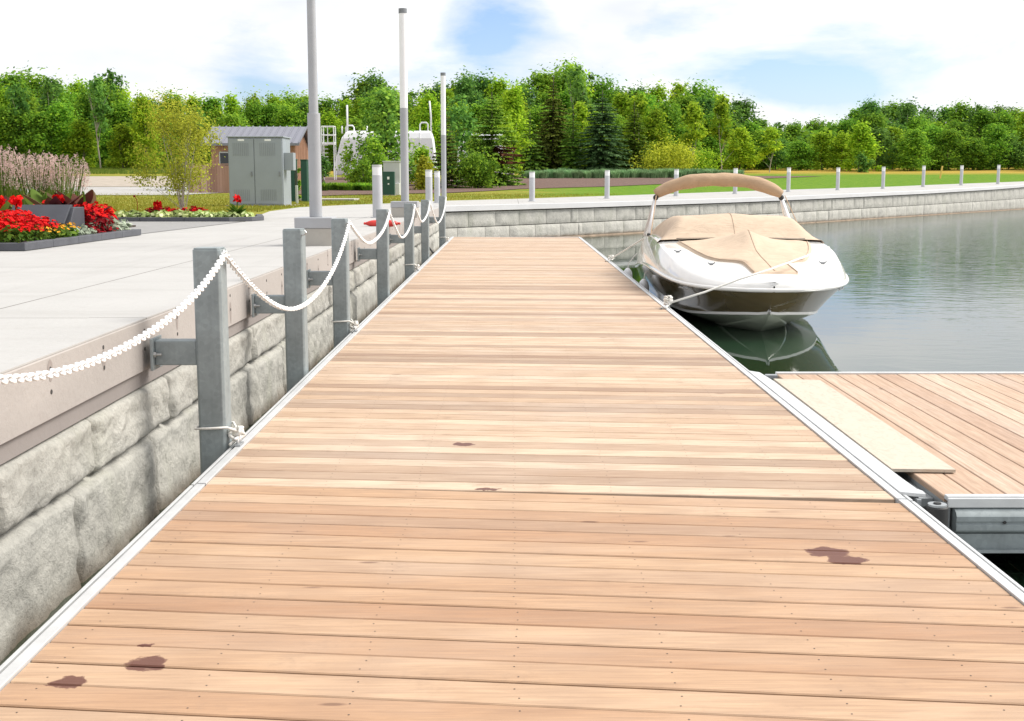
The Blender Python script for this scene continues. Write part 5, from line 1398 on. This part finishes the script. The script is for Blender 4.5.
for (x,y,k) in cl:
    pr=(c1,c2_)[k]; use=(n0 if k==0 else n1); o=pr if use==0 else copy_tree(pr)
    if k==0:n0+=1
    else:n1+=1
    s=R2.uniform(.9,1.25)
    place(o,x,y,.79,R2.uniform(0,6),(s,s,s),label='canna with broad bronze-red leaves behind the slate plinth' if k==0 else 'canna with broad green leaves behind the red flowers',cat='plant',group='bronze cannas' if k==0 else 'green cannas')
# scattered red blooms on stems over the plinth
cf=canna(5,M['cannagreen'],.34,'canna_plant',M['redpetal'],5,.07,.28)
for i,(x,y) in enumerate(((-6.15,15.55),(-6.35,15.5),(-5.95,16.45),(-7.2,15.9))):
    o=cf if i==0 else copy_tree(cf); place(o,x,y,.79,i,label='red bloom on a tall stem rising in front of the slate plinth',cat='flower',group='red blooms by the plinth')
# plumed grasses
def plumed(seed):
    root=clump(seed,120,.85,.75,M['grassblade'],'plumed_grass',.75,.007); r=random.Random(seed); m=MB(); ms=MB()
    for i in range(26):
        a=r.uniform(0,2*PI); q=r.random()*.12; o=Vector((math.cos(a),math.sin(a),0)); L=r.uniform(.82,1.15); tip=o*(q+.30*r.random())+Vector((0,0,L)); b=o*q
        ms.tube([b,b.lerp(tip,.5)+Vector((0,0,.05)),tip],.006,3)
        for k in range(44):
            t=k/44; c=tip+Vector((0,0,-.26+.34*t))+o*.05*t; w=.075*math.sin(PI*min(1,t*.9+.12)); dd=(rv(r)+Vector((0,0,1.2))).normalized(); leafq(m,c+rv(r)*w,rv(r),.02*r.uniform(.7,1.4),.28,r.uniform(0,6))
    m.build('plumes',M['plume'],root); ms.build('stems',M['grassblade'],root); return root
pg=plumed(3)
k=0
for (px,Y,s) in ((-60,19.4,1),(-38,18.9,1.05),(-16,19.6,1),(4,18.8,1.08),(20,19.5,1.0),(34,18.7,.98),(47,19.3,1.0),(60,18.8,.97),(69,19.6,.9),(8,20.6,1.05),(40,20.4,1.0)):
    o=pg if k==0 else copy_tree(pg); k+=1
    place(o,WY(px,180,Y).x,Y,.765,k*1.1,(s,s,s),label='tall ornamental grass with pink plumes behind the flower bed',cat='ornamental grass',group='pink-plumed grasses at the left')
# further bed
x,Y=WY(181,200,24.9).x,24.9
st=broadleaf(30,2.25,1.6,80,140,.024,M['birch'],'small_tree',base=.24,trunk_r=.013,bark='birchbark',shape='round',stems=7,wisp=6)
place(st,x,Y,.78,.4,label='small airy yellow-green tree with many thin stems in the further bed',cat='tree')
cr1=bedding(31,M['crimson'],M['redpetal'],.24,.34,150,10,.04,.03,'coleus_plant')
putb(cr1,[(-6.85,24.35,1.05),(-6.62,24.3,1.0),(-7.0,24.55,1),(-6.15,24.45,1.05),(-6.0,24.3,.9),(-6.45,24.6,.9)],'crimson-leaved low plant at the foot of the small tree','plant','crimson plants under the small tree')
hs=bedding(32,M['palegreen'],None,.16,.36,110,0,.05,.03,'hosta_plant')
putb(hs,[(-7.45+.21*i+R2.uniform(-.05,.05),24.0+R2.uniform(-.03,.1),R2.uniform(.85,1.15)) for i in range(11)]+[(-5.3,24.4,1),(-5.15,24.3,.9)],'pale lime-green low plant along the kerb under the small tree','plant','lime-green edging plants')
dk=canna(33,M['cannared'],.15,'dark_leaved_plant',None,9,.05,.18)
place(dk,WY(137,205,24.1).x,24.1,.79,0,label='dark-leaved plant with a thin pink flower stalk at the left of the further bed',cat='plant')
m=MB(); m.tube([(0,0,.1),(.01,0,.3),(-.03,0,.42)],.006,5); m.ball((-.045,0,.42),.022,8,6); m.build('flower_stalk',M['crimson'],dk)
sm=canna(34,M['plantgreen'],.17,'flowering_plant',M['redpetal'],7,.04,.16)
place(sm,WY(157,205,24.2).x,24.2,.79,0,label='small green plant with a faded orange-red bloom left of the small tree',cat='flower')
ge=canna(35,M['plantgreen'],.26,'flowering_plant',M['redpetal'],14,.05,.26)
place(ge,WY(237,205,24.1).x,24.1,.79,0,label='plant with bright red blooms on a stem in front of the grey cabinet',cat='flower')
# ------------------------------------------------------------------ lawn tufts near the paving edge
m=MB(); r=random.Random(9)
for i in range(26000):
    px=r.uniform(60,620); py=200-(r.random()**1.0)*0+r.uniform(-6,12)
    p=WG(px,py)
    ed=None
    q=[(108,217),(240,217),(262,211.5),(300,207),(350,204.6),(400,202.8),(450,200.3),(530,198.1),(620,195)]
    yb3=217
    for (a,ya),(b,yb4) in zip(q,q[1:]):
        if a<=px<=b: yb3=ya+(yb4-ya)*(px-a)/(b-a)
    if py>yb3: continue
    h_=r.uniform(.03,.07); m.add([p+Vector((-.012,0,0)),p+Vector((.012,0,0)),p+Vector((r.uniform(-.02,.02),0,h_))],[(0,1,2)])
tag(m.build('lawn_tufts',M['drygrass'],None),'short grass tufts at the edge of the lawn','grass',kind='stuff')
